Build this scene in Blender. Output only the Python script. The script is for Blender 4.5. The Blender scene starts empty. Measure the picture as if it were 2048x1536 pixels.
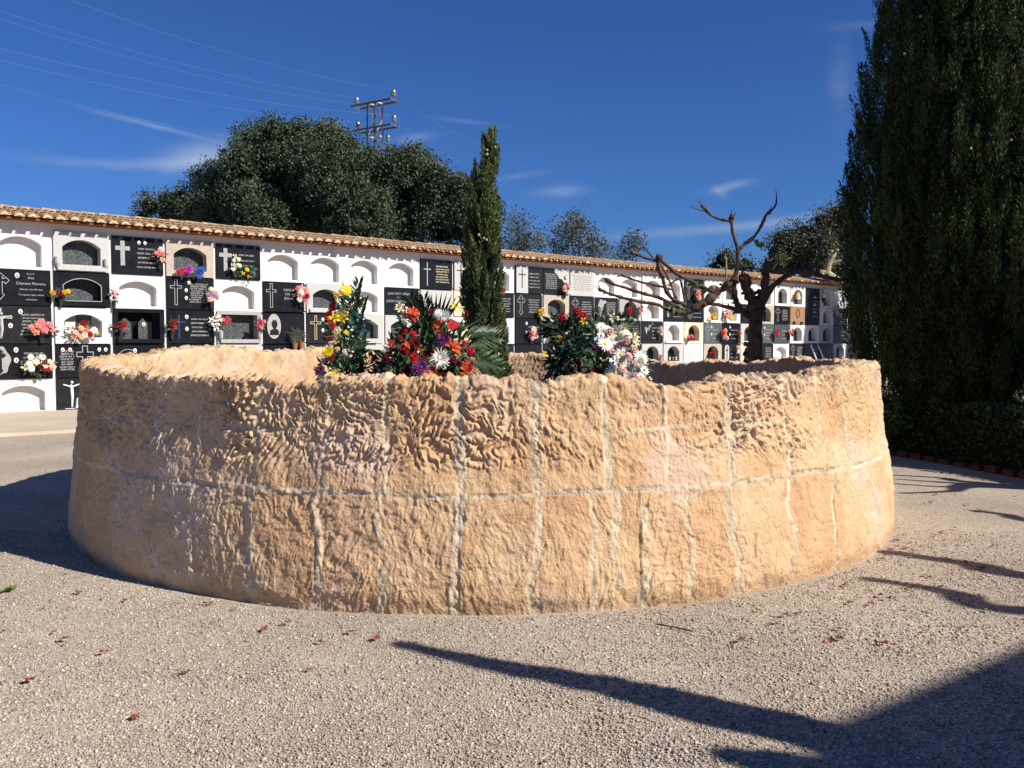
import bpy, math, random
import numpy as np
from mathutils import Vector, Matrix

sc = bpy.context.scene
COL = sc.collection
R = math.radians
random.seed(7)
rng = np.random.default_rng(11)

# ------------------------------------------------------------------ camera, sky, sun, exposure
F = 1740.0
PITCH = R(2.698)
CAM_H = 1.5
cam = bpy.data.objects.new("camera", bpy.data.cameras.new("camera"))
COL.objects.link(cam)
cam.location = (0, 0, CAM_H)
cam.rotation_euler = (math.pi / 2 - PITCH, 0, 0)
cam.data.sensor_width = 36
cam.data.lens = F / 2048 * 36
cam.data.clip_start = 0.05
cam.data.clip_end = 3000
sc.camera = cam

SUN_AZ = R(116.5)      # clockwise from +Y (camera forward)
SUN_EL = R(36)
SUN = Vector((math.sin(SUN_AZ) * math.cos(SUN_EL), math.cos(SUN_AZ) * math.cos(SUN_EL), math.sin(SUN_EL)))
sl = bpy.data.lights.new("sun", 'SUN')
sl.energy = 5.0
sl.angle = R(0.53)
sl.color = (1.0, 0.93, 0.83)
so = bpy.data.objects.new("sun", sl)
COL.objects.link(so)
so.rotation_euler = (-SUN).to_track_quat('-Z', 'Y').to_euler()
so.location = (20, -10, 30)

sc.view_settings.view_transform = 'Standard'
sc.view_settings.look = 'None'
sc.view_settings.gamma = 1.0
sc.view_settings.exposure = 0.60
sc.cycles.max_bounces = 6
sc.cycles.transparent_max_bounces = 6

CT, ST = math.cos(PITCH), math.sin(PITCH)


def ray(x, y):
    u, v = (x - 1024) / F, (768 - y) / F
    return Vector((u, CT + v * ST, v * CT - ST))


def P(x, y, Y):
    d = ray(x, y)
    return Vector((0, 0, CAM_H)) + d * (Y / d.y)


def G(x, y, z=0.0):
    d = ray(x, y)
    return Vector((0, 0, CAM_H)) + d * ((z - CAM_H) / d.z)


def world():
    w = bpy.data.worlds.new("World")
    sc.world = w
    w.use_nodes = True
    nt = w.node_tree
    N, L = nt.nodes, nt.links
    N.clear()
    out = N.new("ShaderNodeOutputWorld")
    bg = N.new("ShaderNodeBackground")
    bg.inputs[1].default_value = 0.052
    sky = N.new("ShaderNodeTexSky")
    sky.sky_type = 'NISHITA'
    sky.sun_disc = False
    sky.sun_elevation = SUN_EL
    sky.sun_rotation = SUN_AZ
    sky.altitude = 200
    sky.air_density = 1.0
    sky.dust_density = 0.15
    sky.ozone_density = 4.0
    hs = N.new("ShaderNodeHueSaturation")
    hs.inputs['Saturation'].default_value = 1.0
    L.new(sky.outputs[0], hs.inputs['Color'])
    tn = N.new("ShaderNodeMixRGB")
    tn.blend_type = 'MULTIPLY'
    tn.inputs[0].default_value = 1.0
    tn.inputs[2].default_value = (.37, .655, 1.17, 1)
    L.new(hs.outputs[0], tn.inputs[1])
    tc = N.new("ShaderNodeTexCoord")
    nz = N.new("ShaderNodeTexNoise")
    nz.inputs['Scale'].default_value = 11
    nz.inputs['Detail'].default_value = 7
    nz.inputs['Roughness'].default_value = 0.62
    mp = N.new("ShaderNodeMapping")
    mp.inputs['Scale'].default_value = (1.0, 1.0, 3.2)
    L.new(tc.outputs['Generated'], mp.inputs['Vector'])
    L.new(mp.outputs[0], nz.inputs['Vector'])
    # cirrus wisps: direction, long half-width, short half-width (radians), tilt (deg), strength
    wisps = [(395, 310, 62, 22, 16, .42), (340, 326, 80, 10, 5, .22), (300, 250, 85, 4, -9, .30), (210, 328, 130, 8, 0, .16), (450, 318, 50, 18, 10, .25),
             (1120, 384, 42, 9, 4, .30), (1462, 372, 36, 8, 10, .30), (1440, 384, 14, 8, -35, .22), (1390, 462, 200, 9, 3, .22), (1560, 440, 110, 9, 5, .20),
             (930, 243, 52, 4, -6, .14), (1680, 165, 18, 55, 0, .10), (830, 275, 36, 9, 8, .20), (1730, 52, 60, 8, -4, .10),
             (1040, 352, 50, 6, 8, .12)]
    acc = None

    def M(op, a, b=None, cl=False):
        n = N.new("ShaderNodeMath")
        n.operation = op
        n.use_clamp = cl
        for i, v in enumerate((a, b)):
            if v is None:
                continue
            if isinstance(v, (int, float)):
                n.inputs[i].default_value = v
            else:
                L.new(v, n.inputs[i])
        return n.outputs[0]
    # warp by noise
    for (x, y, a, b, tilt, s) in wisps:
        d = ray(x, y).normalized()
        right = Vector((d.y, -d.x, 0)).normalized()
        up = right.cross(d)
        t = R(tilt)
        ax = right * math.cos(t) + up * math.sin(t)
        ay = up * math.cos(t) - right * math.sin(t)
        comps = []
        for vec, wd in ((ax, a / F), (ay, b / F)):
            dn = N.new("ShaderNodeVectorMath")
            dn.operation = 'DOT_PRODUCT'
            L.new(tc.outputs['Generated'], dn.inputs[0])
            dn.inputs[1].default_value = vec / wd
            comps.append(dn.outputs['Value'])
        wob = M('MULTIPLY', M('SUBTRACT', nz.outputs[0], 0.5), 2.4)
        u2 = M('POWER', M('ABSOLUTE', comps[0]), 2)
        v2 = M('POWER', M('ABSOLUTE', M('ADD', comps[1], wob)), 2)
        g = M('EXPONENT', M('MULTIPLY', M('ADD', u2, v2), -1.0))
        dd = N.new("ShaderNodeVectorMath")
        dd.operation = 'DOT_PRODUCT'
        L.new(tc.outputs['Generated'], dd.inputs[0])
        dd.inputs[1].default_value = d
        g = M('MULTIPLY', g, M('GREATER_THAN', dd.outputs['Value'], 0.0))
        g = M('MULTIPLY', g, s)
        acc = g if acc is None else M('ADD', acc, g)
    rough = M('ADD', M('MULTIPLY', nz.outputs[0], 1.3), 0.25)
    acc = M('MULTIPLY', acc, rough, True)
    mx = N.new("ShaderNodeMixRGB")
    L.new(acc, mx.inputs[0])
    L.new(tn.outputs[0], mx.inputs[1])
    mx.inputs[2].default_value = (6.6, 7.8, 9.4, 1)
    L.new(mx.outputs[0], bg.inputs[0])
    L.new(bg.outputs[0], out.inputs[0])


world()

# ------------------------------------------------------------------ helpers


def mat(name, col, rough=0.8, var=None, bump=None, col2=None, spec=0.3, tint=None, trans=0.0, dirt=None):
    """col linear rgb; var=(scale, amount); bump=(scale, strength, dist); tint=(attr, colA, colB); dirt=(scale, amount, colour)"""
    m = bpy.data.materials.new(name)
    m.use_nodes = True
    nt = m.node_tree
    N, L = nt.nodes, nt.links
    p = N["Principled BSDF"]
    p.inputs['Roughness'].default_value = rough
    p.inputs['Specular IOR Level'].default_value = spec
    p.inputs['Base Color'].default_value = (*col, 1)
    tc = N.new("ShaderNodeTexCoord")
    src = None
    if tint:
        at = N.new("ShaderNodeAttribute")
        at.attribute_name = tint[0]
        cr = N.new("ShaderNodeValToRGB")
        cr.color_ramp.elements[0].color = (*tint[1], 1)
        cr.color_ramp.elements[1].color = (*tint[2], 1)
        if len(tint) > 3:
            e = cr.color_ramp.elements.new(0.5)
            e.color = (*tint[3], 1)
        L.new(at.outputs['Fac'], cr.inputs[0])
        src = cr.outputs[0]
    if var:
        n = N.new("ShaderNodeTexNoise")
        n.inputs['Scale'].default_value = var[0]
        n.inputs['Detail'].default_value = 5
        L.new(tc.outputs['Object'], n.inputs['Vector'])
        if col2 is None:
            hv = N.new("ShaderNodeHueSaturation")
            mr = N.new("ShaderNodeMapRange")
            mr.inputs[1].default_value = 0.3
            mr.inputs[2].default_value = 0.7
            mr.inputs[3].default_value = 1 - var[1]
            mr.inputs[4].default_value = 1 + var[1]
            L.new(n.outputs[0], mr.inputs[0])
            L.new(mr.outputs[0], hv.inputs['Value'])
            if src:
                L.new(src, hv.inputs['Color'])
            else:
                hv.inputs['Color'].default_value = (*col, 1)
            src = hv.outputs[0]
        else:
            mr = N.new("ShaderNodeMapRange")
            mr.inputs[1].default_value = 0.5 - 0.2 / max(var[1], .01) * .5
            mr.inputs[2].default_value = 0.5 + 0.2 / max(var[1], .01) * .5
            L.new(n.outputs[0], mr.inputs[0])
            mx = N.new("ShaderNodeMixRGB")
            L.new(mr.outputs[0], mx.inputs[0])
            if src:
                L.new(src, mx.inputs[1])
            else:
                mx.inputs[1].default_value = (*col, 1)
            mx.inputs[2].default_value = (*col2, 1)
            src = mx.outputs[0]
    if dirt:
        n = N.new("ShaderNodeTexNoise")
        n.inputs['Scale'].default_value = dirt[0]
        n.inputs['Detail'].default_value = 8
        n.inputs['Roughness'].default_value = 0.65
        if len(dirt) > 3:
            mpp = N.new("ShaderNodeMapping")
            mpp.inputs['Scale'].default_value = dirt[3]
            L.new(tc.outputs['Object'], mpp.inputs['Vector'])
            L.new(mpp.outputs[0], n.inputs['Vector'])
        else:
            L.new(tc.outputs['Object'], n.inputs['Vector'])
        mr = N.new("ShaderNodeMapRange")
        mr.inputs[1].default_value = 0.56
        mr.inputs[2].default_value = 0.78
        mr.inputs[3].default_value = 0
        mr.inputs[4].default_value = dirt[1]
        L.new(n.outputs[0], mr.inputs[0])
        mx = N.new("ShaderNodeMixRGB")
        L.new(mr.outputs[0], mx.inputs[0])
        if src:
            L.new(src, mx.inputs[1])
        else:
            mx.inputs[1].default_value = (*col, 1)
        mx.inputs[2].default_value = (*dirt[2], 1)
        src = mx.outputs[0]
    if src:
        L.new(src, p.inputs['Base Color'])
    if bump:
        n = N.new("ShaderNodeTexNoise")
        n.inputs['Scale'].default_value = bump[0]
        n.inputs['Detail'].default_value = 6
        L.new(tc.outputs['Object'], n.inputs['Vector'])
        b = N.new("ShaderNodeBump")
        b.inputs['Strength'].default_value = bump[1]
        b.inputs['Distance'].default_value = bump[2]
        L.new(n.outputs[0], b.inputs['Height'])
        L.new(b.outputs[0], p.inputs['Normal'])
    if trans:
        tr = N.new("ShaderNodeBsdfTranslucent")
        ms = N.new("ShaderNodeMixShader")
        ms.inputs[0].default_value = trans
        L.new(p.outputs[0], ms.inputs[1])
        L.new(tr.outputs[0], ms.inputs[2])
        if src:
            L.new(src, tr.inputs[0])
        else:
            tr.inputs[0].default_value = (*col, 1)
        L.new(ms.outputs[0], N["Material Output"].inputs[0])
    return m


def link_mesh(name, me, parent=None):
    o = bpy.data.objects.new(name, me)
    COL.objects.link(o)
    if parent:
        o.parent = parent
    return o


def tag(o, label=None, cat=None, group=None, kind=None):
    if label:
        o['label'] = label
    if cat:
        o['category'] = cat
    if group:
        o['group'] = group
    if kind:
        o['kind'] = kind
    return o


def thing(name, label, cat, loc=(0, 0, 0), rz=0.0, group=None):
    o = bpy.data.objects.new(name, None)
    COL.objects.link(o)
    o.location = loc
    o.rotation_euler = (0, 0, rz)
    return tag(o, label, cat, group)


class MB:
    def __init__(s):
        s.v, s.f, s.m = [], [], []

    def add(s, vs, fs, mi=0):
        o = len(s.v)
        s.v += [tuple(p) for p in vs]
        s.f += [tuple(i + o for i in f) for f in fs]
        s.m += [mi] * len(fs)

    def box(s, x0, x1, y0, y1, z0, z1, mi=0):
        s.add([(x0, y0, z0), (x1, y0, z0), (x1, y1, z0), (x0, y1, z0), (x0, y0, z1), (x1, y0, z1), (x1, y1, z1), (x0, y1, z1)],
              [(0, 3, 2, 1), (4, 5, 6, 7), (0, 1, 5, 4), (1, 2, 6, 5), (2, 3, 7, 6), (3, 0, 4, 7)], mi)

    def prism(s, pts, y0, y1, mi=0):
        """polygon in x,z (counter-clockwise seen from -y) extruded from y0 (front) to y1 (back)"""
        n = len(pts)
        vs = [(a, y0, b) for a, b in pts] + [(a, y1, b) for a, b in pts]
        fs = [tuple(range(n))] + [(i, i + n, (i + 1) % n + n, (i + 1) % n) for i in range(n)]
        s.add(vs, fs, mi)

    def tube(s, pts, rad, seg=7, mi=0, cap=True):
        pts = [Vector(p) for p in pts]
        n = len(pts)
        rs = rad if isinstance(rad, (list, tuple)) else [rad] * n
        t = (pts[1] - pts[0]).normalized()
        a = t.orthogonal().normalized()
        vs = []
        for i, p in enumerate(pts):
            tt = (pts[min(i + 1, n - 1)] - pts[max(i - 1, 0)]).normalized()
            a = (a - tt * a.dot(tt)).normalized()
            b = tt.cross(a)
            for k in range(seg):
                an = 2 * math.pi * k / seg
                vs.append(p + (a * math.cos(an) + b * math.sin(an)) * rs[i])
        fs = []
        for i in range(n - 1):
            for k in range(seg):
                k2 = (k + 1) % seg
                fs.append((i * seg + k, i * seg + k2, (i + 1) * seg + k2, (i + 1) * seg + k))
        if cap:
            fs.append(tuple(range(seg))[::-1])
            fs.append(tuple((n - 1) * seg + k for k in range(seg)))
        s.add(vs, fs, mi)

    def lathe(s, c, prof, seg=12, mi=0, axis=None):
        c = Vector(c)
        rot = Matrix.Identity(3) if axis is None else Vector((0, 0, 1)).rotation_difference(Vector(axis)).to_matrix()
        vs, fs = [], []
        for r, z in prof:
            for k in range(seg):
                an = 2 * math.pi * k / seg
                vs.append(c + rot @ Vector((r * math.cos(an), r * math.sin(an), z)))
        for i in range(len(prof) - 1):
            for k in range(seg):
                k2 = (k + 1) % seg
                fs.append((i * seg + k, i * seg + k2, (i + 1) * seg + k2, (i + 1) * seg + k))
        fs.append(tuple(range(seg))[::-1])
        fs.append(tuple((len(prof) - 1) * seg + k for k in range(seg)))
        s.add(vs, fs, mi)

    def ball(s, c, r, mi=0, sx=1, sy=1, sz=1, seg=8, rings=5):
        prof = []
        vs, fs = [], []
        for i in range(rings + 1):
            ph = math.pi * i / rings
            for k in range(seg):
                an = 2 * math.pi * k / seg
                vs.append((c[0] + r * sx * math.sin(ph) * math.cos(an), c[1] + r * sy * math.sin(ph) * math.sin(an), c[2] + r * sz * math.cos(ph)))
        for i in range(rings):
            for k in range(seg):
                k2 = (k + 1) % seg
                fs.append((i * seg + k, (i + 1) * seg + k, (i + 1) * seg + k2, i * seg + k2))
        s.add(vs, fs, mi)

    def build(s, name, mats, parent=None, smooth=False):
        me = bpy.data.meshes.new(name)
        me.from_pydata(s.v, [], s.f)
        for m in (mats if isinstance(mats, (list, tuple)) else [mats]):
            me.materials.append(m)
        if any(s.m):
            me.polygons.foreach_set('material_index', s.m)
        if smooth:
            me.polygons.foreach_set('use_smooth', [True] * len(s.f))
        me.update()
        return link_mesh(name, me, parent)


def np_mesh(name, verts, quads, mats, parent=None, smooth=False, fattr=None, vattr=None):
    me = bpy.data.meshes.new(name)
    nv, nf = len(verts), len(quads)
    k = quads.shape[1]
    me.vertices.add(nv)
    me.vertices.foreach_set('co', np.ascontiguousarray(verts, dtype=np.float32).ravel())
    me.loops.add(nf * k)
    me.loops.foreach_set('vertex_index', np.ascontiguousarray(quads, dtype=np.int32).ravel())
    me.polygons.add(nf)
    me.polygons.foreach_set('loop_start', np.arange(0, nf * k, k, dtype=np.int32))
    if smooth:
        me.polygons.foreach_set('use_smooth', np.ones(nf, dtype=bool))
    for d, dom in ((fattr, 'FACE'), (vattr, 'POINT')):
        for an, arr in (d or {}).items():
            at = me.attributes.new(an, 'FLOAT', dom)
            at.data.foreach_set('value', np.ascontiguousarray(arr, dtype=np.float32))
    for m in (mats if isinstance(mats, (list, tuple)) else [mats]):
        me.materials.append(m)
    me.update(calc_edges=True)
    me.validate()
    return link_mesh(name, me, parent)


_T = np.random.default_rng(5).random((256, 256))


def vnoise(x, y, seed=0):
    x = x + seed * 17.31
    y = y + seed * 9.77
    xi, yi = np.floor(x).astype(int), np.floor(y).astype(int)
    fx, fy = x - xi, y - yi
    fx, fy = fx * fx * (3 - 2 * fx), fy * fy * (3 - 2 * fy)
    a, b = _T[xi & 255, yi & 255], _T[(xi + 1) & 255, yi & 255]
    c, d = _T[xi & 255, (yi + 1) & 255], _T[(xi + 1) & 255, (yi + 1) & 255]
    return (a * (1 - fx) + b * fx) * (1 - fy) + (c * (1 - fx) + d * fx) * fy


def fbm(x, y, seed=0, o=4):
    t, a, n = 0, 0.5, 0
    for i in range(o):
        t = t + a * vnoise(x * 2 ** i, y * 2 ** i, seed + i)
        n += a
        a *= 0.5
    return t / n


def sm(a, b, x):
    t = np.clip((x - a) / (b - a), 0, 1)
    return t * t * (3 - 2 * t)


# ------------------------------------------------------------------ materials
M_white = mat("white_limewash", (.67, .66, .64), .9, var=(1.6, .05), bump=(22, .25, .01), dirt=(2.6, .60, (.42, .37, .30), (2.2, 2.2, .45)), spec=.1)
M_cream = mat("cream_plaster", (.74, .58, .40), .9, var=(3, .06), spec=.1)
M_black = mat("polished_black_granite", (.010, .011, .014), .25, var=(6, .3), spec=.22)
M_dark = mat("dark_grey_granite", (.015, .016, .018), .36, var=(9, .25), spec=.16)
M_slate = mat("blue_grey_granite", (.050, .057, .064), .5, var=(9, .2), spec=.4)
M_green = mat("green_grey_granite", (.068, .085, .085), .5, var=(9, .2), spec=.4)
M_lgrey = mat("light_grey_granite", (.42, .42, .41), .6, var=(40, .16), spec=.3)
M_grey = mat("grey_granite", (.33, .32, .31), .6, var=(40, .18), spec=.3)
M_tan = mat("tan_limestone", (.40, .35, .29), .75, var=(14, .12), spec=.2)
M_brown = mat("brown_marble", (.30, .17, .09), .45, var=(10, .22), spec=.4)
M_marble = mat("white_marble", (.70, .70, .70), .4, var=(5, .08), spec=.4)
M_silver = mat("engraved_pale_grey", (.30, .30, .295), .6, var=(30, .2))
M_gold = mat("gilded_line", (.62, .52, .33), .5)
M_ink = mat("dark_inlay", (.03, .03, .03), .5)
M_letter = mat("pale_lettering", (.34, .34, .33), .7)
M_porcelain = mat("porcelain_portrait", (.78, .77, .74), .25, spec=.5)
M_face = mat("portrait_photo_grey", (.16, .15, .14), .5, var=(60, .6))
M_glass = mat("niche_glass_dark", (.010, .012, .016), .12, spec=.6)
M_engr = mat("engraved_inner_stone", (.055, .062, .064), .5, var=(22, .7))
M_beige_stone = mat("inner_stone_beige", (.48, .44, .38), .8, var=(8, .1))  # beige backing stone of some arched niches, in its own colour
M_olive = mat("inner_stone_olive", (.17, .17, .13), .7, var=(8, .1))
M_stone = mat("weathered_sandstone", (.24, .19, .14), .9, var=(3, .2), bump=(20, .3, .02), spec=.1)
M_tile = mat("terracotta_tile", (.36, .215, .12), .9, var=(2.2, .5), col2=(.45, .33, .205), bump=(40, .3, .01), spec=.1, dirt=(9, .5, (.16, .12, .08)))
M_tileend = mat("tile_mortar_plug", (.66, .49, .31), .95, var=(14, .25), bump=(50, .4, .01), spec=.1)
M_brick = mat("terracotta_course", (.25, .09, .045), .9, var=(5, .25), spec=.1)
M_concrete = mat("smooth_concrete", (.48, .40, .31), .9, var=(.8, .10), bump=(30, .2, .006), dirt=(1.3, .35, (.30, .25, .20)), spec=.15)
M_bark = mat("plane_tree_bark", (.095, .062, .047), .95, var=(7, .45), bump=(24, .7, .02), spec=.1, dirt=(5, .6, (.30, .25, .17)))
M_palebark = mat("pale_plane_bark", (.30, .25, .165), .95, var=(5, .4), bump=(18, .5, .02), spec=.1)
M_trunk = mat("dark_trunk_bark", (.055, .04, .03), .95, var=(6, .3), bump=(18, .6, .02), spec=.1)
M_oak = mat("holm_oak_leaf", (.05, .07, .045), .55, tint=("tint", (.050, .074, .046), (.110, .132, .074), (.074, .102, .060)), trans=.15, spec=.18)
M_olive_leaf = mat("olive_green_leaf", (.07, .09, .06), .6, tint=("tint", (.052, .066, .038), (.13, .135, .085), (.085, .098, .06)), trans=.12, spec=.3)
M_cyp = mat("cypress_foliage", (.03, .05, .015), .7, tint=("tint", (.012, .025, .007), (.085, .115, .030), (.034, .056, .015)), trans=.10, spec=.2)
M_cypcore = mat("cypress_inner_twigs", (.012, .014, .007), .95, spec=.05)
M_thin = mat("thin_cypress_foliage", (.05, .075, .03), .7, tint=("tint", (.050, .078, .028), (.19, .22, .075), (.105, .14, .048)), trans=.2, spec=.2)
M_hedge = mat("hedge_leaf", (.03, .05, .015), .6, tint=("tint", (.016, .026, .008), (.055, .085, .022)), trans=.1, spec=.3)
M_shrub = mat("bright_shrub_leaf", (.05, .11, .025), .5, tint=("tint", (.04, .09, .02), (.09, .16, .04)), trans=.15, spec=.3)
M_leaf = mat("bouquet_leaf", (.028, .065, .022), .45, var=(18, .4), trans=.12, spec=.4)
M_leafd = mat("dark_frond", (.012, .028, .012), .5, var=(18, .35), trans=.08, spec=.35)
M_leaf_l = mat("light_leaf", (.10, .17, .06), .5, var=(12, .3), trans=.15, spec=.3)
M_metal = mat("galvanised_steel", (.36, .36, .36), .5, spec=.5)
M_metald = mat("weathered_dark_steel", (.09, .09, .10), .6, spec=.4)
M_insul = mat("glass_insulator", (.13, .16, .12), .3, spec=.6)
M_wire = mat("aluminium_cable", (.16, .20, .30), .6, spec=.3)
M_vase = mat("dark_vase", (.02, .02, .022), .4, spec=.5)
M_terra = mat("terracotta_pot", (.30, .12, .06), .85)
M_edge = mat("old_edging_brick", (.07, .035, .025), .9, var=(9, .3), spec=.1)
M_cone = mat("cypress_cone", (.42, .34, .24), .8, var=(30, .3))
M_dry = mat("dry_leaf_brown", (.20, .075, .035), .8, var=(30, .4), trans=.1)
M_plastic = mat("white_plastic", (.75, .75, .75), .4)
M_steel = mat("aluminium_ladder", (.60, .62, .66), .35, spec=.6)

PET = {}
for nm, c in dict(red=(.38, .008, .014), dred=(.12, .005, .012), crim=(.33, .008, .022), orange=(.70, .085, .018), salmon=(.72, .26, .19), pink=(.70, .24, .26),
                  hot=(.48, .035, .10), pale=(.74, .46, .40), white=(.80, .80, .76), cream=(.80, .75, .50), yellow=(.78, .58, .02), gold=(.62, .33, .02),
                  purple=(.16, .03, .15), plum=(.09, .02, .07), lilac=(.42, .28, .40), blue=(.05, .12, .50), mag=(.42, .05, .36), teal=(.02, .09, .11), peach=(.75, .45, .25)).items():
    PET[nm] = mat("petal_" + nm, c, .6, var=(25, .18), trans=.18, spec=.25)

# ------------------------------------------------------------------ niche wall frame of reference
A0, B0, C0 = -916.1, 83.777, .040804
Z0 = 18.75
O = Vector((Z0 * A0 / F, Z0, 0))
EW = Vector((Z0 * B0 / F, Z0 * C0, 0))
CW = EW.length                      # niche width
E1 = EW.normalized()                # along the wall, to the right and away
NRM = Vector((E1.y, -E1.x, 0))      # outward normal, towards the camera
PHI = math.atan2(E1.y, E1.x)
ROWZ = [(3.05, 3.90), (2.28, 3.05), (1.48, 2.28), (.74, 1.48), (0.0, .74)]


def W(s, n, z):
    return O + E1 * s + NRM * n + Vector((0, 0, z))


def onwall(x, y, n=0.0):
    """pixel -> (s, z) on the plane n in front of the wall"""
    d = ray(x, y)
    c = Vector((0, 0, CAM_H))
    t = ((O + NRM * n) - c).dot(NRM) / d.dot(NRM)
    p = c + d * t
    return (p - O).dot(E1), p.z

# ------------------------------------------------------------------ ground


def gravel_mat():
    m = bpy.data.materials.new("gravel")
    m.use_nodes = True
    nt = m.node_tree
    N, L = nt.nodes, nt.links
    p = N["Principled BSDF"]
    p.inputs['Roughness'].default_value = .95
    p.inputs['Specular IOR Level'].default_value = .1
    tc = N.new("ShaderNodeTexCoord")
    vo = N.new("ShaderNodeTexVoronoi")
    vo.inputs['Scale'].default_value = 105
    L.new(tc.outputs['Object'], vo.inputs['Vector'])
    cr = N.new("ShaderNodeValToRGB")
    els = cr.color_ramp.elements
    els[0].color = (.235, .197, .155, 1)
    els[1].color = (.56, .485, .40, 1)
    e = els.new(.35)
    e.color = (.355, .302, .242, 1)
    e = els.new(.75)
    e.color = (.43, .367, .295, 1)
    sx = N.new("ShaderNodeSeparateColor")
    L.new(vo.outputs['Color'], sx.inputs[0])
    L.new(sx.outputs[0], cr.inputs[0])
    n = N.new("ShaderNodeTexNoise")
    n.inputs['Scale'].default_value = .7
    n.inputs['Detail'].default_value = 6
    L.new(tc.outputs['Object'], n.inputs['Vector'])
    mr = N.new("ShaderNodeMapRange")
    mr.inputs[1].default_value = .3
    mr.inputs[2].default_value = .7
    mr.inputs[3].default_value = .80
    mr.inputs[4].default_value = 1.16
    L.new(n.outputs[0], mr.inputs[0])
    hv = N.new("ShaderNodeHueSaturation")
    L.new(cr.outputs[0], hv.inputs['Color'])
    L.new(mr.outputs[0], hv.inputs['Value'])
    L.new(hv.outputs[0], p.inputs['Base Color'])
    b = N.new("ShaderNodeBump")
    b.inputs['Strength'].default_value = .75
    b.inputs['Distance'].default_value = .006
    b.invert = True
    L.new(vo.outputs['Distance'], b.inputs['Height'])
    L.new(b.outputs[0], p.inputs['Normal'])
    return m


M_gravel = gravel_mat()
xs = np.concatenate([[-900, -300, -120, -60, -30], np.linspace(-14, 14, 113), [30, 60, 120, 300, 900]])
ys = np.concatenate([[-300, -60, -20], np.linspace(-4, 20, 97), [30, 60, 120, 400, 1500]])
gx, gy = np.meshgrid(xs, ys)
gz = (fbm(gx * .9, gy * .9, 3) - .5) * .03 * ((np.abs(gx) < 14.1) & (gy > -4.1) & (gy < 20.1))
gv = np.stack([gx.ravel(), gy.ravel(), gz.ravel()], 1)
nx, ny = len(xs), len(ys)
ii, jj = np.meshgrid(np.arange(nx - 1), np.arange(ny - 1))
i0 = (jj * nx + ii).ravel()
gq = np.stack([i0, i0 + 1, i0 + nx + 1, i0 + nx], 1)
tag(np_mesh("ground", gv, gq, M_gravel, smooth=True), kind='structure')

# concrete walkway in front of the niches
mb = MB()
a = [W(-6 * CW, .0, 0), W(34 * CW, .0, 0), W(34 * CW, 4.8, 0), W(-6 * CW, 4.8, 0)]
h = .05
mb.add([(p.x, p.y, h) for p in a] + [(p.x, p.y, -.1) for p in a], [(0, 3, 2, 1), (2, 3, 7, 6), (1, 2, 6, 5), (3, 0, 4, 7)])
tag(mb.build("path", M_concrete), kind='structure')

# ------------------------------------------------------------------ ring wall
RC_ANG = R(-1.7)
RD, RR = 8.29, 3.57
RC = Vector((RD * math.sin(RC_ANG), RD * math.cos(RC_ANG), 0))
TH = .21


def cyl(x, y, rad, far=False):
    d = ray(x, y)
    ox, oy = -RC.x, -RC.y
    A = d.x ** 2 + d.y ** 2
    B = ox * d.x + oy * d.y
    Cc = ox * ox + oy * oy - rad * rad
    D = max(B * B - A * Cc, 0)
    t = (-B + (1 if far else -1) * math.sqrt(D)) / A
    p = Vector((0, 0, CAM_H)) + d * t
    return math.atan2(p.x - RC.x, -(p.y - RC.y)), p.z     # 0 = facing the camera, positive to the right


front = [(180, 737), (228, 746), (304, 753), (381, 753), (465, 757), (538, 758), (585, 767), (629, 766), (647, 758), (740, 753), (770, 760), (840, 757), (911, 760),
         (990, 758), (1066, 762), (1097, 764), (1150, 760), (1210, 757), (1260, 762), (1298, 769), (1342, 772), (1370, 777), (1409, 770), (1465, 758), (1521, 754.5),
         (1585, 751), (1623, 756), (1648, 746), (1697, 737), (1735, 733)]
back = [(209, 713), (257, 715), (275, 707), (304, 701), (333, 703), (363, 697.5), (392, 694), (428, 696), (483, 698), (512, 705), (556, 702), (640, 698), (740, 702),
        (860, 706), (1010, 709), (1085, 710), (1200, 716), (1302, 722), (1360, 726), (1459, 722), (1495, 727), (1519, 726.6), (1542, 723), (1571, 719.5), (1606, 716),
        (1630, 717), (1653, 722), (1677, 721), (1699, 722), (1722, 728)]
hp = []
for x, y in front:
    hp.append(cyl(x, y, RR - .12))
for x, y in back:
    hp.append(cyl(x, y, RR - .14, True))
hp.sort()
ha = np.array([p[0] for p in hp])
hz = np.array([p[1] for p in hp])
up_j = [215, 300, 385, 505, 640, 772, 920, 1070, 1212, 1340, 1468, 1580, 1650, 1700]
lo_j = [225, 300, 380, 495, 625, 757, 918, 1075, 1182, 1230, 1285, 1382, 1472, 1590, 1675]
JU = [cyl(x, 860, RR - .06)[0] for x in up_j]
JL = [cyl(x, 1090 if 350 < x < 1500 else 1040, RR)[0] for x in lo_j]
extra = list(np.arange(1.45, 2 * math.pi - 1.45, .118))
JU += [((e + math.pi) % (2 * math.pi)) - math.pi for e in extra]
JL += [((e + .05 + math.pi) % (2 * math.pi)) - math.pi for e in extra]
SJU, SJL = np.array(sorted(JU)), np.array(sorted(JL))
JUW = {5: .012, 6: .029, 7: .027, 8: .022, 4: .019, 9: .013, 10: .020, 11: .011, 12: .012}

fr = np.linspace(-1.75, 1.75, 2100)
bk = np.linspace(1.75, 2 * math.pi - 1.75, 620)[1:-1]
ang = np.concatenate([fr, bk])
na = len(ang)
angw = (ang + math.pi) % (2 * math.pi) - math.pi
topz = np.interp(angw, ha, hz, period=2 * math.pi)
topz = topz + (fbm(ang * 9, ang * 0 + 3.3, 8) - .5) * .035 + (fbm(ang * 34, ang * 0 + 1.3, 9) - .5) * .050 + (vnoise(ang * 95, ang * 0 + 4.1, 10) - .5) * .034
tO = np.linspace(0, 1, 180)
tT = np.linspace(0, 1, 13)[1:-1]
tI = np.linspace(1, 0, 56)


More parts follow.
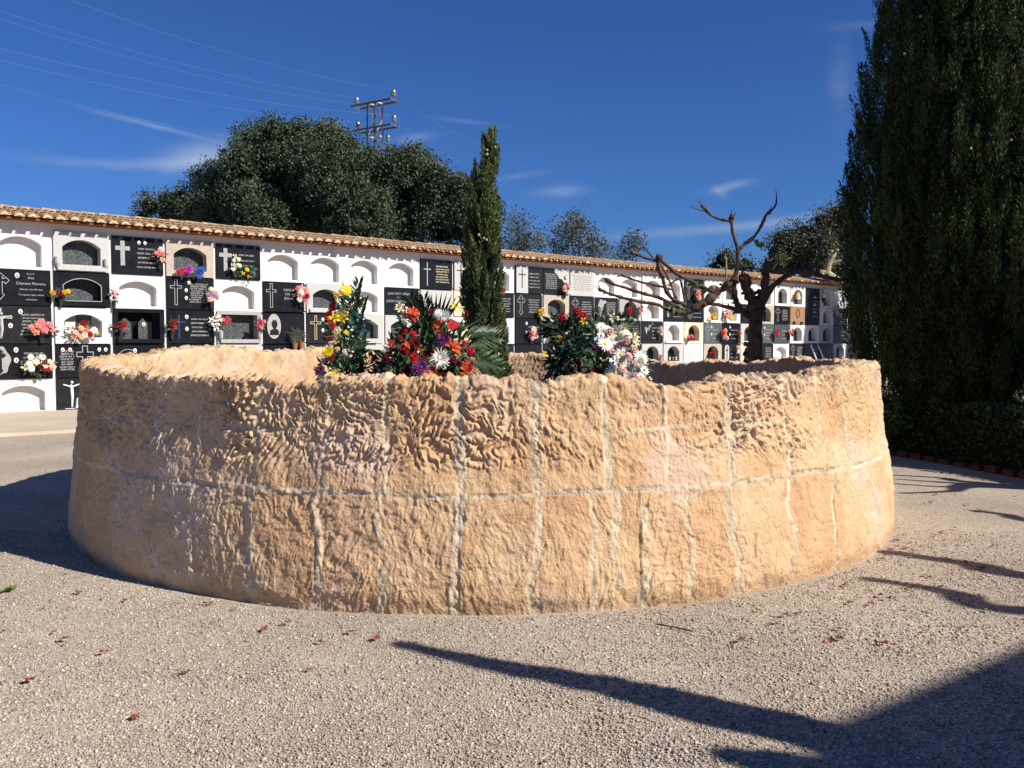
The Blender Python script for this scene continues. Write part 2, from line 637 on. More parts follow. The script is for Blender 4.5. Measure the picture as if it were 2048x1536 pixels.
def ring_tex(u, z, side):
    """relief (m), mortar mask, tone 0..1 over arc length u and height z"""
    cw, ch = .30, .24
    best = np.full(u.shape, 9.0)
    al = np.zeros_like(u)
    st = np.zeros_like(u)
    ci, cj = np.floor(u / cw), np.floor(z / ch)
    wu = u + (fbm(u * 7, z * 7, 21) - .5) * .09
    wz = z + (fbm(u * 7, z * 7, 22) - .5) * .09
    for di in (-1, 0, 1):
        for dj in (-1, 0, 1):
            a_, b_ = (ci + di).astype(int), (cj + dj).astype(int)
            h1 = _T[a_ & 255, b_ & 255]
            h2 = _T[(a_ + 71) & 255, (b_ + 13) & 255]
            h3 = _T[(a_ + 31) & 255, (b_ + 97) & 255]
            h4 = _T[(a_ + 131) & 255, (b_ + 57) & 255]
            d = np.hypot((wu - (a_ + .2 + .6 * h1) * cw) / cw, (wz - (b_ + .2 + .6 * h2) * ch) / ch)
            k = d < best
            best = np.where(k, d, best)
            al = np.where(k, h3, al)
            st = np.where(k, h4, st)
    alpha = (al - .5) * 1.9                      # strokes mostly upright, leaning either way
    alpha = np.where(al > .86, alpha + 1.2, alpha)
    bend = (fbm(u * 4, z * 4, 31) - .5) * .5
    alpha = alpha + bend
    wx = (fbm(u * 6, z * 4, 41) - .5) * .045 + (vnoise(u * 30, z * 18, 43) - .5) * .012
    q = u * np.cos(alpha) + z * np.sin(alpha) + wx
    thp = (u / RR + math.pi) % (2 * math.pi) - math.pi
    zsplit = .665 + (fbm(u * 1.3, z * 0 + 2, 91) - .5) * .07
    pu, pl = np.searchsorted(SJU, thp), np.searchsorted(SJL, thp) + 60
    pid = np.where(z > zsplit, pu, pl)
    ph1, ph2, ph3 = _T[(pid * 7 + 3) & 255, 11], _T[(pid * 13 + 5) & 255, 47], _T[(pid * 29 + 9) & 255, 83]
    alpha = alpha * (.6 + .6 * ph1) + (ph2 - .5) * .7
    lam = .021 + .015 * st
    ridge = np.abs(np.sin(np.pi * q / lam)) ** .65
    along = -u * np.sin(alpha) + z * np.cos(alpha)
    up = sm(.74, .88, z + (fbm(u * 2, z * 2, 61) - .5) * .20)
    cut = sm(.36, .54, vnoise(along * (15 + 6 * up) + al * 50, np.floor(q / lam) * 3.7 + .5, 51))
    ridge = ridge ** .8
    q2 = u * np.cos(alpha * .6 + .35) + z * np.sin(alpha * .6 + .35) + (fbm(u * 15, z * 11, 45) - .5) * .03
    fine = np.abs(np.sin(np.pi * q2 / .017)) ** .8 * sm(.45, .65, vnoise(u * 16, z * 12, 46))    # strokes break up
    band = np.exp(-((z - .74 - (fbm(u * 1.4, z * 0, 63) - .5) * .1) / .06) ** 2)
    amp = (.0065 + .0150 * up) * (.55 + .70 * st) * (1 - .6 * band) * (1 - .15 * sm(.6, .4, z))
    amp = amp * (.30 + .70 * sm(.32, .52, fbm(u * 1.7, z * 2.2, 71)))
    rightside = sm(1.6, 3.2, u)
    amp = amp * (1 - .40 * rightside) * (.60 + .55 * ph3)
    d = amp * (ridge * (.15 + .85 * cut) * 1.35 - .75) + (fine - .3) * (.004 + .003 * up)
    d = d + (ph1 - .5) * .016 + (fbm(u * 2.2, z * 2.2, 81) - .5) * .035 + (fbm(u * 14, z * 14, 82) - .5) * .012 + (vnoise(u * 70, z * 70, 83) - .5) * .0028
    ter = fbm(u * 3.2, z * 4.2, 85) * 7                                     # flaked, trowelled layers with crisp edges
    tf = np.floor(ter)
    d = d + .0042 * (tf + sm(.40, .52, ter - tf)) - .0147
    pit = sm(.80, .90, vnoise(u * 34, z * 22, 84)) * (.4 + .6 * up)
    d = d - pit * .008
    mort = np.zeros_like(u)
    th = u / RR
    thw = (th + math.pi) % (2 * math.pi) - math.pi
    zmid = .665 + (fbm(u * 1.3, z * 0 + 2, 91) - .5) * .07
    for js, lower in ((JU, False), (JL, True)):
        for i, j in enumerate(js):
            wdt = (JUW.get(i, .017) if not lower else (.024, .019, .015)[i % 3])
            wb = (vnoise(z * 5 + j * 40, z * 0 + 7.5, 93) - .5) * (.035 if not lower else .075) + (vnoise(z * 22 + j * 90, z * 0 + 1.5, 94) - .5) * .018
            dd = np.abs((thw - j + math.pi) % (2 * math.pi) - math.pi) * RR
            sgn = ((thw - j + math.pi) % (2 * math.pi) - math.pi) * RR
            dist = np.abs(sgn + wb) + (fbm(u * 38, z * 38, 92) - .5) * .020
            wl = wdt * (1 + (.5 * sm(.25, 0, z) if lower else 0)) * (.8 + .5 * vnoise(z * 14 + j * 60, z * 0, 95))
            mk = sm(wl * 1.25, wl * .75, dist)
            gate = sm(zmid - .01, zmid + .02, z) if not lower else sm(zmid + .03, zmid, z)
            mort = np.maximum(mort, mk * gate * sm(.20, .36, fbm(u * 3 + j * 9, z * 4.5, 102)))
    gap = sm(.30, .42, fbm(u * 1.1, z * 0 + 5, 96))
    hw = .013 * (.6 + .9 * vnoise(u * 9, z * 0, 97))
    mort = np.maximum(mort, sm(hw * 1.3, hw * .7, np.abs(z - zmid)) * gap)
    z2 = 1.0 + (fbm(u * 1.6, z * 0 + 9, 98) - .5) * .16
    g2 = sm(.52, .62, fbm(u * 1.3, z * 0 + 14, 99))
    mort = np.maximum(mort, sm(.014, .008, np.abs(z - z2)) * g2)
    d = d * (1 - .60 * mort) + mort * (-.001 + (fbm(u * 30, z * 30, 101) - .5) * .022)
    tone = .5 + (fbm(u * 1.9, z * 2.5, 111) - .5) * .9 + (st - .5) * .3 + (ph2 - .5) * .40
    return d, mort, np.clip(tone, 0, 1)


V, AT_m, AT_t, AT_h, AT_f = [], [], [], [], []
for part, ts in (("o", tO), ("t", tT), ("i", tI)):
    for t in ts:
        if part == "o":
            z = -.03 + (topz + .03) * t
            r = RR - .12 * sm(.15, 1.25, z) - .02 * sm(.12, 0, z) - .014 * sm(-.04, 0, z - topz) ** 2
            u = angw * RR
            d, mo, to = ring_tex(u, z, 0)
            r = r + d
        elif part == "t":
            r = RR - .135 - (TH - .03) * t
            z = topz + .006 * math.sin(math.pi * t) + (fbm(angw * RR * 14 + t * 3, angw * 0 + t * 4, 120) - .5) * .05
            u = angw * RR
            d, mo, to = ring_tex(u, topz + .0 + t * .2, 0)
            z = z + d * .8
        else:
            z = -.03 + (topz + .03) * t
            r = RR - .12 - TH + .014 * sm(-.04, 0, z - topz) ** 2
            u = angw * RR + 31.0
            d, mo, to = ring_tex(u, z, 1)
            thin = np.zeros_like(u)
            for j in JU:
                thin = np.maximum(thin, sm(.022, .014, np.abs((angw - j + math.pi) % (2 * math.pi) - math.pi) * RR))
            mo = np.maximum(mo * .0, thin * .8)
            r = r - d * 1.15
        x = RC.x + r * np.sin(ang)
        y = RC.y - r * np.cos(ang)
        V.append(np.stack([x, y, z], 1))
        AT_m.append(mo)
        AT_t.append(to)
        AT_h.append(np.clip((topz - z) / .5, 0, 1))
        AT_f.append(sm(.11, .0, z + (fbm(angw * RR * 3, angw * 0 + 6, 103) - .5) * .10))
nr = len(V)
V = np.concatenate(V)
ii, jj = np.meshgrid(np.arange(na), np.arange(nr - 1))
ii, jj = ii.ravel(), jj.ravel()
i2 = (ii + 1) % na
Q = np.stack([jj * na + ii, jj * na + i2, (jj + 1) * na + i2, (jj + 1) * na + ii], 1)


def ring_mat():
    m = bpy.data.materials.new("ochre_carved_plaster")
    m.use_nodes = True
    N, L = m.node_tree.nodes, m.node_tree.links
    p = N["Principled BSDF"]
    p.inputs['Roughness'].default_value = .95
    p.inputs['Specular IOR Level'].default_value = .08

    def attr(n):
        a = N.new("ShaderNodeAttribute")
        a.attribute_name = n
        return a.outputs['Fac']
    tc = N.new("ShaderNodeTexCoord")

    def noise(s, det=6):
        n = N.new("ShaderNodeTexNoise")
        n.inputs['Scale'].default_value = s
        n.inputs['Detail'].default_value = det
        L.new(tc.outputs['Object'], n.inputs['Vector'])
        return n.outputs[0]

    def mix(f, a, b, typ='MIX'):
        x = N.new("ShaderNodeMixRGB")
        x.blend_type = typ
        for i, v in enumerate((f, a, b)):
            if isinstance(v, tuple):
                x.inputs[i].default_value = (*v, 1)
            elif isinstance(v, (int, float)):
                x.inputs[i].default_value = v
            else:
                L.new(v, x.inputs[i])
        return x.outputs[0]

    def rng_(v, a, b, c, d):
        r = N.new("ShaderNodeMapRange")
        for i, k in enumerate((a, b, c, d)):
            r.inputs[i + 1].default_value = k
        L.new(v, r.inputs[0])
        return r.outputs[0]
    cr = N.new("ShaderNodeValToRGB")
    e = cr.color_ramp.elements
    e[0].color = (.50, .305, .167, 1)
    e[1].color = (.60, .475, .365, 1)
    k = e.new(.4)
    k.color = (.575, .382, .224, 1)
    k = e.new(.68)
    k.color = (.60, .432, .272, 1)
    L.new(attr("tone"), cr.inputs[0])
    c = cr.outputs[0]
    c = mix(rng_(noise(1.6), .50, .64, 0, .62), c, (.60, .465, .385))          # pinkish grey trowelled patches
    c = mix(rng_(noise(2.3), .56, .72, 0, .65), c, (.60, .45, .26))         # pale yellow
    c = mix(rng_(noise(9), .3, .7, .25, 0), c, (.34, .20, .10))
    c = mix(rng_(noise(16, 8), .60, .72, 0, .5), c, (.20, .13, .075))       # small dark lichen specks
    mcol = mix(rng_(noise(5), .42, .62, 0, 1), (.62, .53, .40), (.42, .37, .28))
    mcol = mix(rng_(noise(23, 8), .5, .7, 0, .7), mcol, (.27, .24, .18))
    mf = N.new("ShaderNodeMath")
    mf.operation = 'MULTIPLY'
    L.new(attr("mortar"), mf.inputs[0])
    mf.inputs[1].default_value = .80
    c = mix(mf.outputs[0], c, mcol)
    hh = rng_(attr("below_top"), 0, .55, .5, 0)                             # grey lichen streaks running down from the rim
    hm = N.new("ShaderNodeMath")
    hm.operation = 'MULTIPLY'
    L.new(hh, hm.inputs[0])
    L.new(rng_(noise(4.5), .5, .68, 0, 1), hm.inputs[1])
    c = mix(hm.outputs[0], c, (.16, .13, .095))
    ft = N.new("ShaderNodeMath")                                           # gravel dust and splash stain along the foot
    ft.operation = 'MULTIPLY'
    L.new(rng_(attr("foot"), 0, 1, 0, .75), ft.inputs[0])
    L.new(rng_(noise(3.5), .35, .65, .25, 1), ft.inputs[1])
    c = mix(ft.outputs[0], c, (.30, .215, .14))
    L.new(c, p.inputs['Base Color'])
    b = N.new("ShaderNodeBump")
    b.inputs['Strength'].default_value = .6
    b.inputs['Distance'].default_value = .012
    L.new(noise(75, 8), b.inputs['Height'])
    L.new(b.outputs[0], p.inputs['Normal'])
    return m


M_ring = ring_mat()
o = np_mesh("round_stone_wall", V, Q, M_ring, smooth=True, vattr=dict(mortar=np.concatenate(AT_m), tone=np.concatenate(AT_t), below_top=np.concatenate(AT_h), foot=np.concatenate(AT_f)))
tag(o, "low round wall of rough ochre plaster with pale mortar joints and a wavy rim", "wall")

# dark planting soil, unseen, added inside the round wall to cut bounce light
mb = MB()
mb.add([(RC.x + (RR - .30) * math.cos(k * math.pi / 32), RC.y + (RR - .30) * math.sin(k * math.pi / 32), .10 + .03 * math.sin(k * 1.7)) for k in range(64)] + [(RC.x, RC.y, .2)], [(k, (k + 1) % 64, 64) for k in range(64)])
tag(mb.build("soil", mat("unseen_dark_soil", (.045, .032, .022), .95, var=(6, .4), bump=(30, .6, .03), spec=.05)), kind='structure')

# ------------------------------------------------------------------ niche building
K0, K1 = -4, 31
bld = thing("niche_building", "long white burial niche building with arched recesses under a terracotta tiled eave", "building", W(0, 0, 0), PHI)

CELLS = {}
exec_rows = {
    0: "e a s a s e e e e s s e s s s e e b e s b a a e a a S a m e e",
    1: "s a e s e s a e s g c s s a s s a b s s a a s a s s X a s e e",
    2: "s a A s a s s a a a e e s a s s s s a a s s a s s a a a s e e",
    3: "s s s s a s s a e s s s s s s s a a a s a s a s e s s s a e e",
    4: "e s e e e e e e e e e e e e e e e e e e e e e e e e e e e e e",
}
for r, line in exec_rows.items():
    for j, c in enumerate(line.split()):
        CELLS[(r, j)] = c
for r in range(5):
    for j in range(-3, 0):
        CELLS[(r, j)] = "e"


def arch_pts(x0, x1, zb, zs, rise, n=12):
    """opening outline from bottom-left up, over the arch and down to bottom-right"""
    pts = [(x0, zb), (x0, zs)]
    c = (x1 - x0) / 2
    rad = (c * c + rise * rise) / (2 * rise)
    cz = zs + rise - rad
    cx = (x0 + x1) / 2
    a0 = math.asin(c / rad)
    for i in range(1, n):
        a = -a0 + 2 * a0 * i / n
        pts.append((cx + rad * math.sin(a), cz + rad * math.cos(a)))
    pts += [(x1, zs), (x1, zb)]
    return pts


def arch_panel(m, X0, X1, Zb, Zt, op, y, mi=0):
    """flat panel X0..X1, Zb..Zt at depth y with an arched opening op"""
    x0, x1, zb = op[0][0], op[-1][0], op[0][1]
    m.add([(X0, y, Zb), (x0, y, Zb), (x0, y, Zt), (X0, y, Zt)], [(0, 1, 2, 3)], mi)
    m.add([(x1, y, Zb), (X1, y, Zb), (X1, y, Zt), (x1, y, Zt)], [(0, 1, 2, 3)], mi)
    m.add([(x0, y, Zb), (x1, y, Zb), (x1, y, zb), (x0, y, zb)], [(0, 1, 2, 3)], mi)
    for (a, za), (b, zb_) in zip(op[1:-2], op[2:-1]):
        m.add([(a, y, za), (b, y, zb_), (b, y, Zt), (a, y, Zt)], [(0, 1, 2, 3)], mi)


def recess(m, op, y0, y1, mi=0, mib=0):
    n = len(op)
    vs = [(a, y0, b) for a, b in op] + [(a, y1, b) for a, b in op]
    m.add(vs, [(i, (i + 1) % n, (i + 1) % n + n, i + n) for i in range(n)], mi)
    m.add([(a, y1, b) for a, b in op], [tuple(range(n))[::-1]], mib)


PIL = .045
wall = MB()
for (r, j), c in CELLS.items():
    x0, x1 = (j - 1) * CW, j * CW
    zb, zt = ROWZ[r]
    if c == "e":
        h_ = zt - zb
        op = arch_pts(x0 + CW * .155, x1 - CW * .155, zb + .06, zb + h_ * .62, h_ * .19)
        arch_panel(wall, x0, x1, zb, zt, op, 0)
        rc = MB()
        recess(rc, op, 0, .19)
        rc.build("niche_recess", M_white if random.random() < .93 else M_cream, bld)
    else:
        a, b = x0 + PIL, x1 - PIL
        wall.add([(x0, 0, zb), (a, 0, zb), (a, 0, zt), (x0, 0, zt)], [(0, 1, 2, 3)])
        wall.add([(b, 0, zb), (x1, 0, zb), (x1, 0, zt), (b, 0, zt)], [(0, 1, 2, 3)])
        wall.add([(a, .3, zb), (b, .3, zb), (b, .3, zt), (a, .3, zt)], [(0, 1, 2, 3)])
        wall.add([(a, 0, zb), (a, .3, zb), (a, .3, zt), (a, 0, zt)], [(0, 1, 2, 3)])
        wall.add([(b, 0, zb), (b, .3, zb), (b, .3, zt), (b, 0, zt)], [(3, 2, 1, 0)])
        wall.add([(a, 0, zb), (b, 0, zb), (b, .3, zb), (a, .3, zb)], [(0, 1, 2, 3)])
        wall.add([(a, 0, zt), (b, 0, zt), (b, .3, zt), (a, .3, zt)], [(3, 2, 1, 0)])
XA, XB = K0 * CW, 30 * CW
wall.add([(XA, 0, 3.90), (XB, 0, 3.90), (XB, 0, 4.06), (XA, 0, 4.06)], [(0, 1, 2, 3)])
wall.add([(XA, 2.2, 0), (XB, 2.2, 0), (XB, 2.2, 4.3), (XA, 2.2, 4.3)], [(3, 2, 1, 0)])
wall.add([(XA, 0, 0), (XA, 2.2, 0), (XA, 2.2, 4.3), (XA, 0, 4.06)], [(3, 2, 1, 0)])
wall.add([(XB, 0, 0), (XB, 2.2, 0), (XB, 2.2, 4.3), (XB, 0, 4.06)], [(0, 1, 2, 3)])
wall.build("wall", M_white, bld)
# pilaster where two building phases meet
pl_ = MB()
pl_.box(10 * CW - .12 - 1 * CW, 10 * CW - .02 - 1 * CW, -.012, .0, 3.9, 4.05)
pl_.build("wall_joint", M_white, bld)

eave = MB()
eave.box(XA, XB, -.27, 1.0, 4.062, 4.095)
eave.build("eave_course", M_brick, bld)

tiles = MB()
SL = math.tan(R(12.5))
TP = .262
nt_ = int((XB - XA) / TP)


def barrel(m, cx, y0, z0, y1, z1, r0, r1, thick=.016, seg=8):
    vs = []
    for (y, z, r) in ((y0, z0, r0), (y1, z1, r1)):
        for rr in (r, r - thick):
            for k in range(seg + 1):
                an = math.pi * k / seg
                vs.append((cx - rr * math.cos(an), y, z + rr * math.sin(an) * .92))
    n = seg + 1
    fs = []
    for k in range(seg):
        fs.append((k, k + 1, 2 * n + k + 1, 2 * n + k))
        fs.append((n + k + 1, n + k, 3 * n + k, 3 * n + k + 1))
        fs.append((k + 1, k, n + k, n + k + 1))
    m.add(vs, fs)


for i in range(nt_):
    cx = XA + (i + .5) * TP + random.uniform(-.012, .012)
    k_here = cx / CW
    y = -.43 + random.uniform(-.02, .02)
    zz = 4.10 + random.uniform(-.006, .008)
    for q in range(3):
        ya, yb = y + q * .42, y + q * .42 + .48
        barrel(tiles, cx + random.uniform(-.008, .008), ya, zz + (ya - y) * SL + q * .012, yb, zz + (yb - y) * SL + q * .012 - .012, .100, .082)
    # channel tile between two covers
    cc = cx + TP / 2
    vs = []
    for (yy, z_) in ((y + .13, zz + .02), (y + 1.3, zz + 1.3 * SL)):
        for k in range(7):
            an = math.pi * k / 6
            vs.append((cc - .085 * math.cos(an), yy, z_ + .052 - .045 * math.sin(an)))
    tiles.add(vs, [(k, k + 1, k + 8, k + 7) for k in range(6)])
    # mortar plug under the cover
    light = k_here < 6.2 or (10.5 < k_here < 12.6 and random.random() < .5) or random.random() < .22
    pr = .080 if light else random.uniform(.035, .06)
    py = y + (.005 if light else .05)
    n = 8
    vs = [(cx, py - (.03 if light else 0), zz + pr * .42)] + [(cx - pr * math.cos(math.pi * k / n), py + .01, zz + pr * math.sin(math.pi * k / n) * .9) for k in range(n + 1)]
    tiles.add(vs, [(0, k + 2, k + 1) for k in range(n)] + [(0, 1, n + 1)], 1)
roof = tiles.build("roof", [M_tile, M_tileend], bld)
ridge = MB()
x = XA
while x < XB:
    ln = .40
    vs, sg = [], 8
    zr = 4.10 + 1.36 * SL + random.uniform(-.008, .008)
    for (xx, r_) in ((x - .03, .122), (x + ln, .100)):
        for k in range(sg + 1):
            an = math.pi * k / sg
            vs.append((xx, 1.02 - r_ * math.cos(an), zr + r_ * math.sin(an) * .95))
    ridge.add(vs, [(k + 1, k, k + sg + 1, k + sg + 2) for k in range(sg)] + [tuple(range(sg + 1))])
    x += ln
ridge.build("ridge_tiles", M_tile, roof)
rb = MB()
rb.add([(XA, 1.0, 4.10 + 1.36 * SL), (XB, 1.0, 4.10 + 1.36 * SL), (XB, 2.25, 4.25), (XA, 2.25, 4.25)], [(0, 1, 2, 3)])
rb.build("rear_roof_slope", M_tile, roof)
# ------------------------------------------------------------------ memorial slabs and niche fronts
CM = dict(k=(M_black, "black"), d=(M_dark, "dark grey"), u=(M_slate, "blue grey"), n=(M_green, "greenish grey"), l=(M_lgrey, "light grey"), g=(M_grey, "grey"),
          t=(M_tan, "tan stone"), b=(M_brown, "brown"), m=(M_marble, "white marble"), w=(M_white, "white"), c=(M_cream, "cream"))
ROWN = ["top row", "second row", "third row", "fourth row", "bottom row"]
ORD = ["", "first", "second", "third", "fourth", "fifth", "sixth", "seventh", "eighth", "ninth", "tenth", "eleventh", "twelfth", "thirteenth", "fourteenth", "fifteenth",
       "sixteenth", "seventeenth", "eighteenth", "nineteenth", "twentieth", "twenty-first", "twenty-second", "twenty-third", "twenty-fourth", "twenty-fifth",
       "twenty-sixth", "twenty-seventh", "twenty-eighth", "twenty-ninth", "thirtieth"]
SW = CW - 2 * PIL + .024


def strip(m, pts, wd, y0, y1, closed=True, mi=0):
    n = len(pts)
    for i in range(n if closed else n - 1):
        a, b = Vector((pts[i][0], pts[i][1])), Vector((pts[(i + 1) % n][0], pts[(i + 1) % n][1]))
        t = (b - a).normalized() * wd / 2
        p = Vector((-t.y, t.x))
        q = [a - t + p * -1, b + t - p, b + t + p, a - t + p]
        m.prism([(v.x, v.y) for v in q], y0 - .0004 * (i % 3), y1, mi)


def latin(cx, zt, zb, arm, w, frac=.30):
    zc = zt - (zt - zb) * frac
    return [(cx - w, zb), (cx + w, zb), (cx + w, zc - w), (cx + arm, zc - w), (cx + arm, zc + w), (cx + w, zc + w), (cx + w, zt), (cx - w, zt),
            (cx - w, zc + w), (cx - arm, zc + w), (cx - arm, zc - w), (cx - w, zc - w)]


def flared(cx, zt, zb, arm, w, frac=.28):
    zc = zt - (zt - zb) * frac
    f = w * 2.0
    e = w * 1.3
    pts = [(cx, zb - e), (cx + f, zb + e), (cx + w, zb + e * 1.6), (cx + w, zc - w), (cx + arm - e * 1.5, zc - w), (cx + arm - e, zc - f), (cx + arm + e * .5, zc),
           (cx + arm - e, zc + f), (cx + arm - e * 1.5, zc + w), (cx + w, zc + w), (cx + w, zt - e * 1.5), (cx + f, zt - e), (cx, zt + e * .5)]
    return pts + [(2 * cx - a, b) for a, b in pts[::-1][1:-1]]


def lettering(m, x0, x1, z, h, y, seed, mi=0, centre=True):
    """one engraved line of small worn capitals, too small to be read"""
    rg = random.Random(seed)
    x = x0
    while x < x1 - h * .5:
        for _ in range(rg.randint(3, 8)):
            if x > x1 - h * .4:
                break
            wl = h * rg.uniform(.42, .62)
            s = h * .17
            k = rg.randint(0, 4)
            m.box(x, x + s, y, y + .004, z, z + h, mi)
            if k in (0, 1, 4):
                m.box(x + s, x + wl, y, y + .004, z + h - s, z + h, mi)
            if k in (1, 2):
                m.box(x + s, x + wl, y, y + .004, z, z + s, mi)
            if k in (0, 2, 3):
                m.box(x + wl - s, x + wl, y, y + .0035, z + s, z + h - s, mi)
            if k in (3, 4):
                m.box(x + s, x + wl - s, y, y + .004, z + h * .42, z + h * .42 + s, mi)
            x += wl + h * .17
        x += h * .5


def words(txt, size, x, z, y, parent, m=None):
    cu = bpy.data.curves.new("lettering", 'FONT')
    cu.body = txt
    cu.size = size
    cu.extrude = .001
    cu.align_x = 'CENTER'
    ob = bpy.data.objects.new("lettering", cu)
    COL.objects.link(ob)
    bpy.context.view_layer.update()
    me = bpy.data.meshes.new_from_object(ob.evaluated_get(bpy.context.evaluated_depsgraph_get()))
    bpy.data.objects.remove(ob)
    me.materials.clear()
    me.materials.append(m or M_letter)
    o = link_mesh("lettering", me, parent)
    o.location = (x, y, z)
    o.rotation_euler = (math.pi / 2, 0, 0)
    return o


def oval(parent, x, z, y, r=.045):
    m = MB()
    m.prism([(x + r * .78 * math.cos(a * math.pi / 7), z + r * math.sin(a * math.pi / 7)) for a in range(14)], y - .012, y + .003)
    o = m.build("oval_portrait", M_porcelain, parent)
    f = MB()
    f.ball((x, y - .014, z + r * .18), r * .30, 0, .9, .15, 1.15)
    f.prism([(x - r * .5, z - r * .62), (x + r * .5, z - r * .62), (x + r * .42, z - r * .25), (x, z - r * .06), (x - r * .42, z - r * .25)], y - .0145, y - .011)
    f.build("portrait_photo", M_face, o)


def slab_root(r, j, tall=False):
    x0 = (j - 1) * CW + PIL - .012
    zb = ROWZ[r + (1 if tall else 0)][0] + .008
    return W(x0, 0, zb), ROWZ[r][1] - .008 - zb


